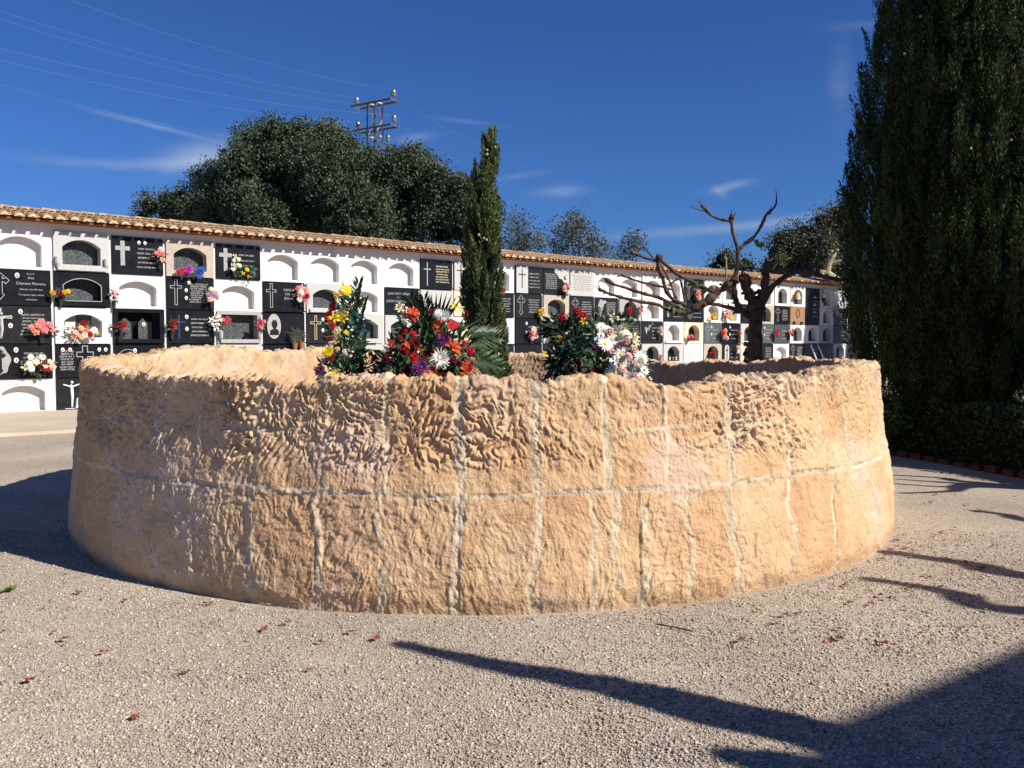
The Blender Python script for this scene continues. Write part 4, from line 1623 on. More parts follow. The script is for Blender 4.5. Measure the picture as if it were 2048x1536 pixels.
# left column spray
Yl = 6.2
bp = P(690, 760, Yl)
c8 = 6.68
fl = [(480, 265, 'gerb', 'yellow', 150), (360, 335, 'lily', 'gold', 120), (372, 450, 'tulip', 'cream', 110), (320, 650, 'lily', 'yellow', 140), (385, 610, 'gerb', 'yellow', 110), (440, 660, 'lily', 'yellow', 150), (465, 590, 'lily', 'gold', 100),
      (300, 520, 'carn', 'crim', 90), (245, 600, 'carn', 'dred', 100), (235, 660, 'carn', 'crim', 80), (300, 740, 'carn', 'crim', 95), (375, 810, 'rose', 'cream', 100), (340, 835, 'rose', 'peach', 80), (480, 830, 'gerb', 'yellow', 60),
      (260, 930, 'carn', 'dred', 90), (300, 1000, 'rose', 'cream', 115), (350, 950, 'lily', 'gold', 90), (240, 1100, 'chrys', 'yellow', 150), (270, 1180, 'carn', 'dred', 110), (180, 1210, 'rose', 'white', 70), (215, 1020, 'rose', 'white', 55),
      (125, 1350, 'carn', 'plum', 140), (350, 1415, 'chrys', 'yellow', 160), (370, 1060, 'rose', 'peach', 70), (460, 1090, 'rose', 'white', 60), (545, 1150, 'rose', 'white', 50), (420, 270, 'rose', 'cream', 40), (310, 470, 'carn', 'dred', 90)]
fol = [(700, 615, 26, 30, 90, .12, .012), (690, 660, 26, 40, 90, .12, .014), (700, 705, 32, 35, 130, .13, .015), (695, 745, 35, 22, 110, .13, .016), (668, 680, 16, 60, 60, .09, .014), (655, 740, 18, 25, 50, .1, .016)]
frs = [(700, 650, 718, 552, (.8, 0, .5), 16, .11, .0, .008, M_leafd), (704, 690, 728, 592, (.8, 0, .5), 13, .11, .05, .008, M_leafd), (708, 735, 730, 645, (.8, .2, .4), 14, .10, .08, .008, M_leafd),
       (690, 610, 684, 556, 0, 0, 0, .0, .012, M_leaf_l), (725, 745, 745, 700, (1, 0, -.2), 8, .10, .0, .006, M_leafd)]
r_ = spray("flower_spray", "tall narrow spray of yellow and white flowers with a palm frond, leftmost inside the wall", "flower spray", (bp.x, bp.y, 0), fl, Yl, 0, 620, 540, c8, fol, frs)
tripod(r_, bp, 1.12, .28)
m = MB()
for i in range(14):
    p = P(718 + random.uniform(-10, 10), 645 + random.uniform(-14, 14), Yl + .05) - r_.location
    leafq(m, p, (random.uniform(-1, 1), -.4, random.uniform(-1, .6)), .075, .012, (0, -1, 0))
m.build("ribbon", PET["teal"], r_)

# central spray
c8 = 8.084
fl = [(1120, 590, 'lily', 'orange', 230), (1320, 560, 'anth', 'red', 230), (1110, 400, 'chrys', 'white', 170), (1210, 425, 'chrys', 'white', 190), (1375, 285, 'lily', 'yellow', 190), (1450, 320, 'lily', 'cream', 150),
      (470, 270, 'lily', 'cream', 130), (540, 300, 'lily', 'white', 140), (600, 340, 'lily', 'pale', 120), (450, 330, 'lily', 'cream', 100), (650, 420, 'lily', 'red', 280), (690, 360, 'lily', 'orange', 180), (580, 540, 'chrys', 'white', 150),
      (545, 680, 'rose', 'crim', 125), (690, 720, 'rose', 'red', 125), (480, 790, 'rose', 'dred', 110), (1200, 820, 'chrys', 'purple', 250), (1310, 930, 'lily', 'orange', 320), (330, 890, 'lily', 'red', 170), (620, 870, 'lily', 'orange', 170),
      (725, 880, 'carn', 'dred', 170), (560, 990, 'rose', 'crim', 150), (810, 950, 'lily', 'gold', 140), (650, 950, 'tulip', 'salmon', 90), (1130, 1120, 'chrys', 'white', 310), (970, 1010, 'carn', 'dred', 140), (1350, 1150, 'rose', 'dred', 140),
      (1610, 990, 'rose', 'red', 140), (1515, 860, 'rose', 'red', 95), (1570, 430, 'tulip', 'red', 110), (700, 1100, 'carn', 'red', 160), (280, 1090, 'carn', 'dred', 140), (350, 1130, 'lily', 'pale', 100), (810, 1260, 'chrys', 'purple', 260),
      (1080, 1330, 'lily', 'orange', 280), (1560, 1330, 'lily', 'orange', 300), (1580, 1220, 'lily', 'red', 240), (680, 1250, 'lily', 'salmon', 100), (920, 1340, 'lily', 'orange', 130), (550, 1400, 'carn', 'red', 110), (870, 1080, 'carn', 'dred', 120),
      (600, 1290, 'carn', 'dred', 150), (1010, 770, 'tulip', 'cream', 55), (870, 1170, 'rose', 'peach', 60), (330, 1270, 'tulip', 'salmon', 90), (250, 960, 'lily', 'pale', 110), (1000, 360, 'carn', 'dred', 100), (1150, 1000, 'carn', 'dred', 100)]
Yc = 6.0
bp = P(850, 760, Yc)
fol = [(850, 690, 62, 40, 260, .12, .018), (850, 740, 85, 28, 300, .12, .018), (845, 650, 50, 35, 160, .12, .016), (900, 700, 60, 50, 180, .12, .014), (800, 720, 50, 40, 150, .12, .016), (780, 750, 40, 15, 80, .14, .014)]
frs = [(862, 690, 822, 588, (1, 0, .3), 20, .15, -.12, .0085, M_leafd), (868, 690, 848, 584, (1, 0, .1), 18, .12, -.10, .008, M_leafd)] + \
      [(868 + i * 3, 650, 862 + i * 10, 586 + abs(i - 2) * 2, 0, 0, 0, -.12, .013, M_leafd) for i in range(7)] + \
      [(905, 690, 985, 660, (0, .3, 1), 20, .17, .12, .006, M_leaf), (905, 705, 990, 715, (0, .3, 1), 20, .17, .12, .006, M_leaf), (900, 725, 985, 752, (0, .3, 1), 18, .14, .10, .006, M_leafd), (905, 680, 960, 625, (.6, .2, .6), 14, .12, .1, .006, M_leaf),
       (800, 735, 752, 752, (0, .2, 1), 10, .10, .0, .006, M_leafd), (840, 650, 848, 600, 0, 0, 0, 0, .014, M_leaf_l)]
r_ = spray("flower_spray", "wide spray of red and orange lilies, roses and white chrysanthemums before the thin cypress", "flower spray", (bp.x, bp.y, 0), fl, Yc, 0, 740, 580, c8, fol, frs)
tripod(r_, bp, 1.12, .36)

# red roses on a dark hanging stand
c8 = 8.533
Yr = 6.6
bp = P(1125, 760, Yr)
fl = [(465, 300, 'rose', 'crim', 140), (715, 190, 'rose', 'crim', 140), (815, 300, 'rose', 'red', 165), (540, 275, 'lily', 'cream', 80), (830, 370, 'lily', 'yellow', 130), (165, 930, 'lily', 'yellow', 120), (540, 570, 'rose', 'white', 45), (680, 1210, 'rose', 'white', 45), (420, 640, 'lily', 'gold', 80)]
fol = [(1120, 660, 32, 26, 220, .11, .016), (1140, 685, 30, 25, 160, .11, .014), (1135, 645, 26, 15, 80, .09, .014), (1122, 720, 26, 30, 120, .10, .014)]
frs = [(1138, 690, 1092, 745, (.6, 0, .6), 14, .13, .0, .008, M_leafd), (1140, 690, 1110, 760, (.7, 0, .4), 14, .13, .0, .008, M_leafd), (1142, 690, 1132, 765, (1, 0, .2), 14, .12, .0, .008, M_leafd), (1145, 690, 1155, 762, (1, 0, -.2), 14, .12, .0, .008, M_leafd), (1130, 690, 1086, 762, (.6, 0, .6), 12, .12, -.1, .008, M_leafd)]
r_ = spray("flower_spray", "dark drooping palm spray topped by three red roses, left of the white wreath", "flower spray", (bp.x, bp.y, 0), fl, Yr, 0, 1070, 600, c8, fol, frs, fmat=M_leafd, leafmat=M_leafd)
tripod(r_, bp, 1.15, .26)

# white wreath
Yw = 6.3
bp = P(1225, 760, Yw)
fl = []
for (u, v, s) in [(1130, 470, 175), (1390, 500, 140), (1525, 490, 170), (1190, 755, 225), (1280, 720, 130), (1385, 690, 200), (1480, 580, 100), (1460, 930, 215), (1800, 990, 220), (1655, 1100, 185), (1360, 1240, 235), (1560, 1320, 170), (1250, 520, 150), (1490, 1085, 160), (1790, 1070, 150), (1300, 640, 140), (1640, 1180, 120), (1560, 560, 110)]:
    fl.append((u, v, random.choice(['gerb', 'gerb', 'chrys']), random.choice(['white', 'white', 'cream']), s))
for (u, v, s) in [(1120, 610, 135), (1070, 680, 110), (1330, 1070, 150), (1480, 1060, 120), (1860, 1200, 140), (1800, 1310, 130), (1390, 1020, 120)]:
    fl.append((u, v, 'anem', 'white', s))
for (u, v, s) in [(1340, 320, 160), (1670, 660, 190), (1900, 1370, 150), (1720, 720, 130), (1880, 1120, 110)]:
    fl.append((u, v, 'lily', 'cream', s))
for (u, v, s) in [(1275, 540, 110), (1315, 870, 150), (1460, 780, 130), (1560, 700, 120), (1680, 840, 120), (1590, 970, 120), (1500, 1210, 120), (1700, 1080, 100), (1690, 1290, 100)]:
    fl.append((u, v, 'rose', 'pale', s))
fl += [(1040, 840, 'carn', 'plum', 130), (1060, 1260, 'carn', 'dred', 160), (1000, 1230, 'carn', 'dred', 110), (1110, 1290, 'carn', 'crim', 120)]
fol = [(1225, 690, 40, 40, 200, .11, .016), (1255, 730, 40, 32, 200, .11, .016), (1205, 730, 28, 32, 140, .12, .018), (1195, 660, 18, 25, 70, .1, .014), (1235, 650, 35, 18, 90, .09, .013)]
frs = [(1205, 705, 1160, 640, (.7, 0, -.7), 15, .14, .0, .008, M_leaf), (1200, 710, 1156, 690, (.4, 0, -.9), 12, .12, .0, .008, M_leaf), (1200, 725, 1172, 748, (.6, 0, .8), 10, .10, .0, .010, M_leaf), (1210, 730, 1200, 765, (1, 0, .1), 10, .10, .0, .010, M_leaf_l)] + \
      [(1212 + 6 * i, 660, 1196 + 8 * i, 632 - i, 0, 0, 0, 0, .008, M_leaf_l) for i in range(4)]
r_ = spray("flower_wreath", "round wreath of white daisies and pale pink roses, rightmost inside the wall", "flower wreath", (bp.x, bp.y, 0), fl, Yw, 0, 1070, 600, c8, fol, frs)
tripod(r_, bp, 1.12, .30)

# small bouquets at the niches


def bouquet(x, y, cols, kinds, n, spx, spy, look, vase=True, size=9, vcol=None, nleaf=18, drop=.16, n_out=.14):
    s, z = onwall(x, y, n_out)
    p0 = W(s, n_out, z)
    root = thing("niche_bouquet", look, "bouquet", W(s, .05, z - drop - .16), 0, "bouquets fixed to the niche wall")
    k = p0.y / F
    up = Vector((0, 0, 1))
    m = MB()
    for i in range(nleaf):
        a, rr = random.uniform(0, 6.28), random.random()
        p = p0 + E1 * (spx * k * rr * math.cos(a)) + up * (spy * k * rr * math.sin(a) - .02) + NRM * random.uniform(-.08, .03)
        leafq(m, p - root.location, E1 * math.cos(a) + up * (math.sin(a) * .8 - .1) + NRM * .2, random.uniform(.07, .14), random.uniform(.015, .028), NRM)
    for i in range(5):
        m.tube([W(s, .09, z - drop) - root.location, p0 + E1 * random.uniform(-.5, .5) * spx * k - root.location], .004, 4)
    m.build("foliage", M_leaf, root)
    for i in range(n):
        a, rr = 2.4 * i + random.uniform(-.3, .3), math.sqrt((i + .35) / n)
        p = p0 + E1 * (spx * k * rr * math.cos(a)) + up * (spy * k * rr * math.sin(a)) + NRM * (.05 + random.uniform(-.03, .03))
        bloom(root, kinds[i % len(kinds)], cols[i % len(cols)], p, size * k * random.uniform(.62, .92), NRM + up * random.uniform(0, .5) + E1 * random.uniform(-.4, .4))
    if vase:
        m = MB()
        m.lathe(W(s, .09, z - drop - .17) - root.location, [(.028, 0), (.034, .03), (.045, .16), (.052, .19)], 10)
        m.build("vase", vcol or M_vase, root)
    return root


bq = bouquet
bq(320, 510, ['pink', 'salmon', 'cream', 'white'], ['carn', 'rose', 'lily'], 6, 8, 15, "pink and cream flowers in dark vase on top row slab with solid cross")
bq(372, 543, ['mag', 'hot', 'purple'], ['carn'], 5, 14, 8, "magenta carnations on tan niche ledge beside blue flowers", False, 9)
bq(397, 546, ['blue'], ['carn'], 4, 9, 8, "bright blue flowers on tan niche ledge beside magenta ones", False, 9)
bq(469, 527, ['cream', 'white', 'cream'], ['lily', 'rose'], 9, 10, 17, "drooping white and cream orchids over slab with pale cross", True, 7)
bq(497, 545, ['teal', 'yellow', 'gold'], ['lily', 'carn'], 5, 14, 12, "teal and yellow flowers right of the drooping white orchids", False, 6, nleaf=34)
bq(122, 585, ['gold', 'purple', 'dred', 'yellow'], ['carn', 'chrys'], 5, 18, 5, "orange, purple and yellow flowers at black arched front", True, 8)
bq(229, 588, ['red', 'orange'], ['lily'], 3, 6, 9, "single red lily spray right of black arched front", True, 7, nleaf=8)
bq(424, 590, ['lilac', 'lilac', 'cream', 'pale'], ['carn', 'rose'], 8, 10, 13, "faded lilac and cream bouquet right of three portraits slab")
bq(603, 588, ['white', 'white', 'pink', 'salmon', 'pink', 'red'], ['lily', 'carn'], 11, 13, 19, "tall white lilies over red carnations beside the family name slab")
bq(83, 655, ['pink', 'salmon', 'pink'], ['rose'], 8, 26, 11, "large bouquet of pink roses on slab with crucifix", True, 10, nleaf=40)
bq(165, 662, ['salmon', 'peach', 'white', 'orange', 'pale', 'red'], ['lily', 'rose', 'carn'], 14, 26, 18, "big mixed bouquet filling white niche crowded with cards", False, 9, nleaf=50)
bq(243, 651, ['red', 'dred', 'red'], ['carn'], 5, 14, 7, "red carnations at left of open black cabinet niche", True, 6)
bq(345, 650, ['red', 'dred', 'crim'], ['carn'], 5, 6, 13, "narrow red bouquet left of slab with navy cross", True, 6)
bq(430, 645, ['white'], ['lily'], 5, 9, 15, "white lilies right of slab with navy cross", True, 12)
bq(449, 641, ['hot', 'pink', 'hot'], ['rose', 'carn'], 6, 10, 7, "hot pink bouquet in left cone vase of grey niche", False, 7)
bq(520, 648, ['pink', 'hot', 'salmon'], ['rose', 'carn'], 5, 9, 10, "pink bouquet in right cone vase of grey niche", False, 7)
bq(75, 728, ['white', 'cream', 'dred', 'crim', 'white', 'cream', 'pale'], ['lily', 'rose', 'carn'], 15, 30, 16, "wide white, cream and crimson bouquet on slab with cloud emblem", True, 10, nleaf=60)
bq(1004, 584, ['orange', 'red'], ['carn'], 4, 5, 3, "small orange flowers in empty niche right of thin cypress", False, 5, nleaf=6)
bq(1131, 577, ['pink', 'pale', 'white'], ['carn', 'lily'], 6, 10, 10, "pink and white bouquet on slab with wavy corner")
bq(1082, 627, ['peach', 'gold', 'cream'], ['lily', 'carn'], 5, 8, 9, "peach and yellow bouquet on slab with budded cross")
bq(1065, 667, ['hot', 'pale', 'white', 'pale'], ['lily', 'carn'], 8, 11, 11, "pink centred white bouquet hanging on black slab")
bq(1197, 622, ['lilac'], ['carn'], 2, 5, 10, "green ivy in wall vase left of engraved mourner", True, 4, nleaf=40)
bq(1257, 621, ['red', 'red'], ['carn', 'lily'], 5, 6, 8, "red flowers inside grey niche behind the white wreath", False, 6)
bq(1280, 621, ['red', 'salmon', 'white'], ['carn'], 6, 7, 10, "red and white bouquet in white vase between two arched fronts", True, 6, M_plastic)
bq(1394, 590, ['orange', 'salmon', 'pale'], ['carn', 'rose'], 6, 8, 9, "orange and pink bouquet under the bare branches", True, 7)
bq(1426, 632, ['yellow', 'gold', 'yellow'], ['chrys'], 5, 8, 5, "yellow flowers inside niche under bare branches", False, 6)
bq(1455, 630, ['pale', 'pink', 'yellow'], ['rose', 'carn'], 7, 12, 9, "pale pink bouquet left of the bare trunk", False, 7)
bq(1446, 668, ['peach', 'orange', 'pale'], ['carn', 'rose'], 6, 9, 11, "peach bouquet left of black slab near bare trunk", True, 7)
bq(1478, 666, ['peach', 'orange'], ['carn'], 3, 5, 3, "small peach flowers touching the bare trunk's left", True, 5)
bq(1319, 662, ['pale', 'lilac', 'cream'], ['carn'], 5, 6, 8, "dusty pink bouquet right of metal lilies", True, 6)
bq(1378, 676, ['hot', 'pink'], ['carn'], 4, 9, 5, "pink flowers inside cream arched front", False, 5)
bq(1424, 709, ['red', 'crim', 'teal'], ['carn'], 8, 9, 8, "red flowers filling low tan niche", False, 6, nleaf=30)
bq(1320, 714, ['pink', 'salmon'], ['carn'], 3, 3, 6, "small pink flowers between two black arches", True, 4)
bq(1473, 699, ['white', 'pale'], ['carn'], 4, 5, 6, "white flowers left of trunk in fourth row", True, 6)
bq(1593, 592, ['cream', 'peach', 'white'], ['rose', 'lily'], 6, 7, 7, "cream bouquet over top row arch left of tall slab", True, 6, nleaf=30)
bq(1648, 590, ['cream', 'white', 'cream'], ['rose', 'lily'], 7, 6, 9, "cream bouquet right of the tall slab", True, 6)
bq(1550, 667, ['red', 'hot', 'crim'], ['carn'], 5, 5, 8, "red bouquet on blue grey slab right of trunk", True, 6)
bq(1580, 665, ['hot', 'pale', 'crim'], ['carn', 'rose'], 5, 5, 8, "pink and red bouquet left of dark arch right of trunk", True, 6)
bq(1671, 622, ['pale', 'peach'], ['carn', 'rose'], 5, 6, 9, "pale bouquet half in shade near big cypress", True, 6)

# hanging plant with two terracotta pots
s, z = onwall(595, 670, .16)
root = thing("hanging_plant", "trailing green plant in two terracotta pots below the oval medallion", "potted plant", W(s, .05, z - .35), 0)
for k, (xx, yy) in enumerate(((590, 690), (603, 690))):
    s2, z2 = onwall(xx, yy, .14)
    m = MB()
    m.lathe(W(s2, .14, z2 - .14) - root.location, [(.035, 0), (.055, .05), (.075, .2), (.08, .22)], 10)
    m.build("pot", M_terra, root)
m = MB()
c = W(s, .16, z)
for i in range(90):
    a = random.uniform(0, 6.28)
    leafq(m, c + E1 * random.uniform(-.12, .1) + Vector((0, 0, random.uniform(-.06, .04))) - root.location, E1 * math.cos(a) + Vector((0, 0, math.sin(a) * .8)) + NRM * random.uniform(-.1, .6), random.uniform(.12, .30), .011, NRM)
m.build("foliage", M_olive_leaf, root)

# folding ladder leaning on the far niches
root = thing("ladder", "pale aluminium stepladder leaning on shaded niches near the big cypress", "ladder", W(onwall(1634, 720, .8)[0], .8, 0), 0)
m1, m2 = MB(), MB()
for (xa, ya, xb, yb, n_) in ((1622, 690, 1634, 722, .25), (1636, 690, 1650, 722, .25)):
    sa, za = onwall(xa, ya, n_)
    sb, zb = onwall(xb, yb, .8)
    a_, b_ = W(sa, n_, za), W(sb, .8, zb)
    d = (b_ - a_)
    e = a_ + d * ((0 - a_.z) / d.z)
    mm = MB()
    mm.tube([a_ - root.location, e - root.location], .035, 6)
    mm.build("stile", M_steel, root)
# ------------------------------------------------------------------ trees


def leaf_cloud(pts, dirs, length, width, tint, flat=.0):
    n = len(pts)
    d = dirs / (np.linalg.norm(dirs, axis=1, keepdims=True) + 1e-9)
    rv = rng.normal(size=(n, 3))
    s = np.cross(d, rv)
    s /= (np.linalg.norm(s, axis=1, keepdims=True) + 1e-9)
    L_ = (length * rng.uniform(.65, 1.25, n))[:, None]
    w_ = (width * rng.uniform(.7, 1.2, n))[:, None]
    v = np.empty((n, 4, 3))
    v[:, 0] = pts - d * L_ * .5
    v[:, 1] = pts + s * w_ * .5 + d * L_ * .08
    v[:, 2] = pts + d * L_ * .5
    v[:, 3] = pts - s * w_ * .5 + d * L_ * .08
    return v.reshape(-1, 3), np.arange(n * 4).reshape(-1, 4), tint


def sphere_dirs(n):
    v = rng.normal(size=(n, 3))
    return v / np.linalg.norm(v, axis=1, keepdims=True)


def broad_tree(name, label, lobes, Y, leaf, clumps, per, mt, base_px, group=None, core=True, dy=2.5, trunk_r=.35, loose=1.0, brown=None, limbs=6):
    """lobes: (x px, y px, radius px[, depth offset])"""
    bx = P(base_px, 690, Y).x
    root = thing(name, label, "tree", (bx, Y, 0), 0, group)
    PV, PD, TT = [], [], []
    cb = MB()
    cents = []
    for lb in lobes:
        x, y, r = lb[:3]
        yy = Y + (lb[3] if len(lb) > 3 else random.uniform(-dy, dy) * .6)
        c = np.array(P(x, y, yy))
        rad = r * (.90 if mt is M_oak else 1.0) / F * yy
        cents.append((c, rad))
        nc = max(6, int(clumps * (r / 50) ** 2))
        dd = sphere_dirs(nc)
        dd[:, 1] = -np.abs(dd[:, 1]) * .9 + .25 * rng.normal(size=nc)
        dd /= np.linalg.norm(dd, axis=1, keepdims=True)
        cc = c + dd * rad * rng.uniform(.72, 1.03, nc)[:, None]
        t_c = rng.uniform(0, 1, nc)
        cr = leaf * 2.9 * rng.uniform(.6, 1.45, nc) * loose
        for k in range(nc):
            off = sphere_dirs(per) * (rng.uniform(0, 1, per) ** .45)[:, None] * cr[k]
            PV.append(cc[k] + off)
            PD.append(dd[k] * .7 + sphere_dirs(per) + np.array([0, 0, .15]))
            tv = t_c[k] * .70 + rng.uniform(0, .30, per)
            TT.append(tv)
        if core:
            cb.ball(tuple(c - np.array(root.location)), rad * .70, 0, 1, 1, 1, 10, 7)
    pv, pd, tt = np.concatenate(PV), np.concatenate(PD), np.concatenate(TT)
    v, q, t = leaf_cloud(pv, pd, leaf, leaf * .55, tt)
    crown = np_mesh("crown", v - np.array(root.location), q, mt, root, fattr=dict(tint=t))
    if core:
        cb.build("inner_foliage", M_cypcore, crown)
    m = MB()
    top = max(c[2] for c, _ in cents)
    m.tube([(0, 0, -.1), (.05, 0, top * .3), (0, .1, top * .55)], [trunk_r * 1.15, trunk_r, trunk_r * .6], 10)
    m.build("trunk", M_trunk, root)
    m = MB()
    st = sorted(cents, key=lambda a: -a[1])[:limbs]
    for c, rad in st:
        e = Vector(c) - root.location
        m.tube([(0, .05, top * .33), e * .5 + Vector((0, 0, top * .15)), e + Vector((0, 0, rad * .4))], [trunk_r * .55, trunk_r * .35, trunk_r * .08], 6)
    m.build("limbs", M_trunk, root)
    return root


broad_tree("evergreen_oak", "huge dense dark evergreen tree rising behind the niche roof", [
    (480, 325, 42), (470, 380, 60), (505, 290, 42), (545, 268, 34), (560, 258, 22), (600, 300, 52), (560, 340, 80), (622, 272, 26), (650, 268, 26), (668, 272, 24), (690, 300, 42), (640, 340, 75), (700, 350, 70),
    (730, 335, 42), (775, 340, 44), (812, 330, 38), (842, 318, 26), (800, 390, 80), (870, 360, 48), (905, 400, 52), (925, 372, 28), (950, 430, 50), (985, 430, 26), (990, 400, 20), (880, 440, 70), (960, 470, 45), (720, 430, 85), (600, 430, 80), (520, 430, 70),
    (450, 430, 55), (430, 380, 30), (660, 460, 60), (800, 460, 60), (545, 385, 60), (420, 440, 35), (840, 345, 40), (605, 262, 20)], 34, .125, 40, 62, M_oak, 690, None, True, 2.2, .55)
broad_tree("evergreen_tree", "smaller dark evergreen tree at the left of the huge one", [(300, 412, 26), (335, 405, 28), (360, 400, 30), (380, 420, 35), (425, 355, 30), (410, 375, 26), (425, 400, 40), (400, 430, 40), (340, 430, 35), (285, 430, 14), (395, 350, 12)],
           36, .125, 42, 55, M_oak, 370, None, True, 1.2, .3)
G2 = "loose trees behind the niche roof"
broad_tree("olive_tree", "thin loose tree just right of the thin cypress", [(1035, 460, 24), (1050, 475, 30), (1020, 490, 26), (1060, 500, 30), (1040, 505, 30), (1035, 445, 10)], 44, .13, 60, 34, M_olive_leaf, 1045, G2, False, 1, .16, 1.6)
broad_tree("olive_tree", "tallest loose tree above the roof between thin cypress and bare tree", [(1145, 455, 22), (1160, 470, 28), (1130, 475, 28), (1150, 500, 40), (1110, 500, 26), (1185, 500, 26), (1150, 440, 10), (1205, 510, 22)], 46, .135, 62, 36, M_olive_leaf, 1150, G2, False, 1, .2, 1.5)
broad_tree("olive_tree", "small loose tree behind the knobbed left branches", [(1258, 490, 18), (1275, 505, 20), (1240, 510, 20), (1268, 480, 10), (1225, 520, 16)], 47, .135, 62, 36, M_olive_leaf, 1258, G2, False, 1, .16, 1.5)
broad_tree("round_tree", "small round dark tree left of the bare upright branch", [(1445, 520, 22), (1460, 528, 20), (1432, 532, 14), (1452, 510, 12)], 48, .17, 60, 22, M_oak, 1450, "small round trees beyond the roof", True, .8, .15)
broad_tree("round_tree", "small round dark tree right of the bare upright branch", [(1490, 528, 16), (1500, 535, 14), (1482, 540, 14), (1520, 545, 12)], 48, .17, 60, 22, M_oak, 1492, "small round trees beyond the roof", True, .8, .15)
broad_tree("evergreen_oak", "grey green tree between the bare tree and big cypress", [(1580, 480, 32), (1560, 475, 18), (1610, 475, 34), (1560, 510, 34), (1600, 515, 45), (1640, 500, 45), (1655, 450, 28), (1675, 430, 26), (1690, 425, 22), (1690, 470, 40), (1660, 530, 40), (1555, 535, 25), (1640, 440, 14)],
           42, .13, 60, 42, M_olive_leaf, 1620, None, True, 1.4, .3, 1.25)


def cypress(name, label, zs, rs, x, y, plumes, per, sprig, plume_len, plume_w, mt, lean=None, core=.80, group=None, trunk_z=.9, trunk_r=.14, cones=0, face_only=False, cone_r=.02):
    root = thing(name, label, "tree", (x, y, 0), 0, group)
    zs, rs = np.array(zs), np.array(rs)
    lx = (lambda z: np.interp(z, lean[0], lean[1])) if lean else (lambda z: z * 0)
    wgt = rs.clip(.03)
    cdf = np.cumsum(np.interp(np.linspace(zs[0], zs[-1], 400), zs, wgt))
    cdf /= cdf[-1]
    pz = np.interp(rng.uniform(0, 1, plumes), cdf, np.linspace(zs[0], zs[-1], 400))
    th = rng.uniform(0, 2 * np.pi, plumes)
    pr = np.interp(pz, zs, rs) * rng.uniform(.83, 1.0, plumes)
    PV, PD, TT = [], [], []
    for k in range(plumes):
        out = np.array([math.cos(th[k]), math.sin(th[k]), 0])
        b = np.array([lx(pz[k]), 0, pz[k]]) + out * pr[k]
        ln = plume_len * rng.uniform(.6, 1.3)
        ax = np.array([0, 0, 1.0]) + out * rng.uniform(.02, .30) + rng.normal(size=3) * .07
        ax /= np.linalg.norm(ax)
        t = rng.uniform(-.5, .5, per)
        wd = plume_w * np.sqrt(np.clip(1 - (2 * np.abs(t + .12)) ** 2 * .8, .03, 1)) * np.clip(1 - (t + .5) * .55, .2, 1)
        off = sphere_dirs(per) * (rng.uniform(.2, 1, per) ** .5)[:, None]
        p = b + ax * (t * ln)[:, None] + off * wd[:, None]
        PV.append(p)
        PD.append(ax * 1.0 + off * .75 + rng.normal(size=(per, 3)) * .25)
        TT.append(np.clip(rng.uniform(-.2, .65) + rng.uniform(0, .45, per) , 0, 1))
    pv, pd, tt = np.concatenate(PV), np.concatenate(PD), np.concatenate(TT)
    v, q, t = leaf_cloud(pv, pd, sprig, sprig * .24, tt)
    crown = np_mesh("crown", v, q, mt, root, fattr=dict(tint=t))
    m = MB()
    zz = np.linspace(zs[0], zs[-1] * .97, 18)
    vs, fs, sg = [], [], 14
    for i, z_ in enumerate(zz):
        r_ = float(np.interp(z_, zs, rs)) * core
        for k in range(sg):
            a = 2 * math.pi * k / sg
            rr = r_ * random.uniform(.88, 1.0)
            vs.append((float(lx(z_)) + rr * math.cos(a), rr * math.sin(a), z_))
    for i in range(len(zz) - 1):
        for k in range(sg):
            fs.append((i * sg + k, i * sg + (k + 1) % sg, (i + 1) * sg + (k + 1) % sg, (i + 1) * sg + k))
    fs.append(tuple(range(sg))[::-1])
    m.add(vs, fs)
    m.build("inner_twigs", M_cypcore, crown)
    m = MB()
    m.tube([(float(lx(zs[0])), 0, -.1), (float(lx(zs[0])), .02, trunk_z), (float(lx(zs[2])), 0, float(zs[2]) + .4)], [trunk_r * 1.2, trunk_r, trunk_r * .7], 9)
    m.build("trunk", M_trunk, root)
    for i in range(cones):
        z_ = float(np.interp(random.random(), [0, 1], [zs[0] + .2, zs[-1] * .985]))
        a = random.uniform(-2.6, -.4)
        r_ = float(np.interp(z_, zs, rs)) * random.uniform(.95, 1.06)
        m = MB()
        m.ball((float(lx(z_)) + r_ * math.cos(a), r_ * math.sin(a), z_), cone_r * random.uniform(.7, 1.2), 0, 1, 1, 1.1, 7, 5)
        m.build("seed_cone", M_cone, root)
    return root


YC = 11.7
pc = P(1912, 700, YC)
big = cypress("cypress", "huge dark cypress filling the right edge behind the hedge", [.55, .9, 1.3, 2.0, 2.8, 3.6, 4.4, 5.3, 6.2, 7.2, 8.4, 9.4, 10.0], [.70, 1.05, 1.30, 1.44, 1.47, 1.44, 1.36, 1.22, 1.03, .82, .52, .24, .03],
              pc.x, YC, 2100, 125, .062, .60, .115, M_cyp, None, .80, None, .8, .16, 24, cone_r=.018)


def dup(root, loc, label, scale=1.0, rz=0.0, group=None):
    r = root.copy()
    COL.objects.link(r)
    r.location = loc
    r.rotation_euler = (0, 0, rz)
    r.scale = (scale,) * 3
    r['label'] = label
    if group:
        r['group'] = group
    for ch in list(root.children):
        c = ch.copy()
        COL.objects.link(c)
        c.parent = r
        for g in ch.children:
            d = g.copy()
            COL.objects.link(d)
            d.parent = c
    return r


dup(big, (9.6, 14.2, 0), "second dark cypress cut off by the right edge beside the huge one", .98, 1.0)
# further trees of the same row, right of the picture, that shade the hedge and the far niches
dup(big, (8.9, 9.0, 0), "cypress standing outside the picture at right, nearest of the row", .55, 2.2)
dup(big, (12.6, 7.6, 0), "cypress standing outside the picture at far right of the row", .62, 4.0)
dup(big, (18.9, 36.2, 0), "far cypress hidden behind the huge one near the niche end", 1.15, .6)

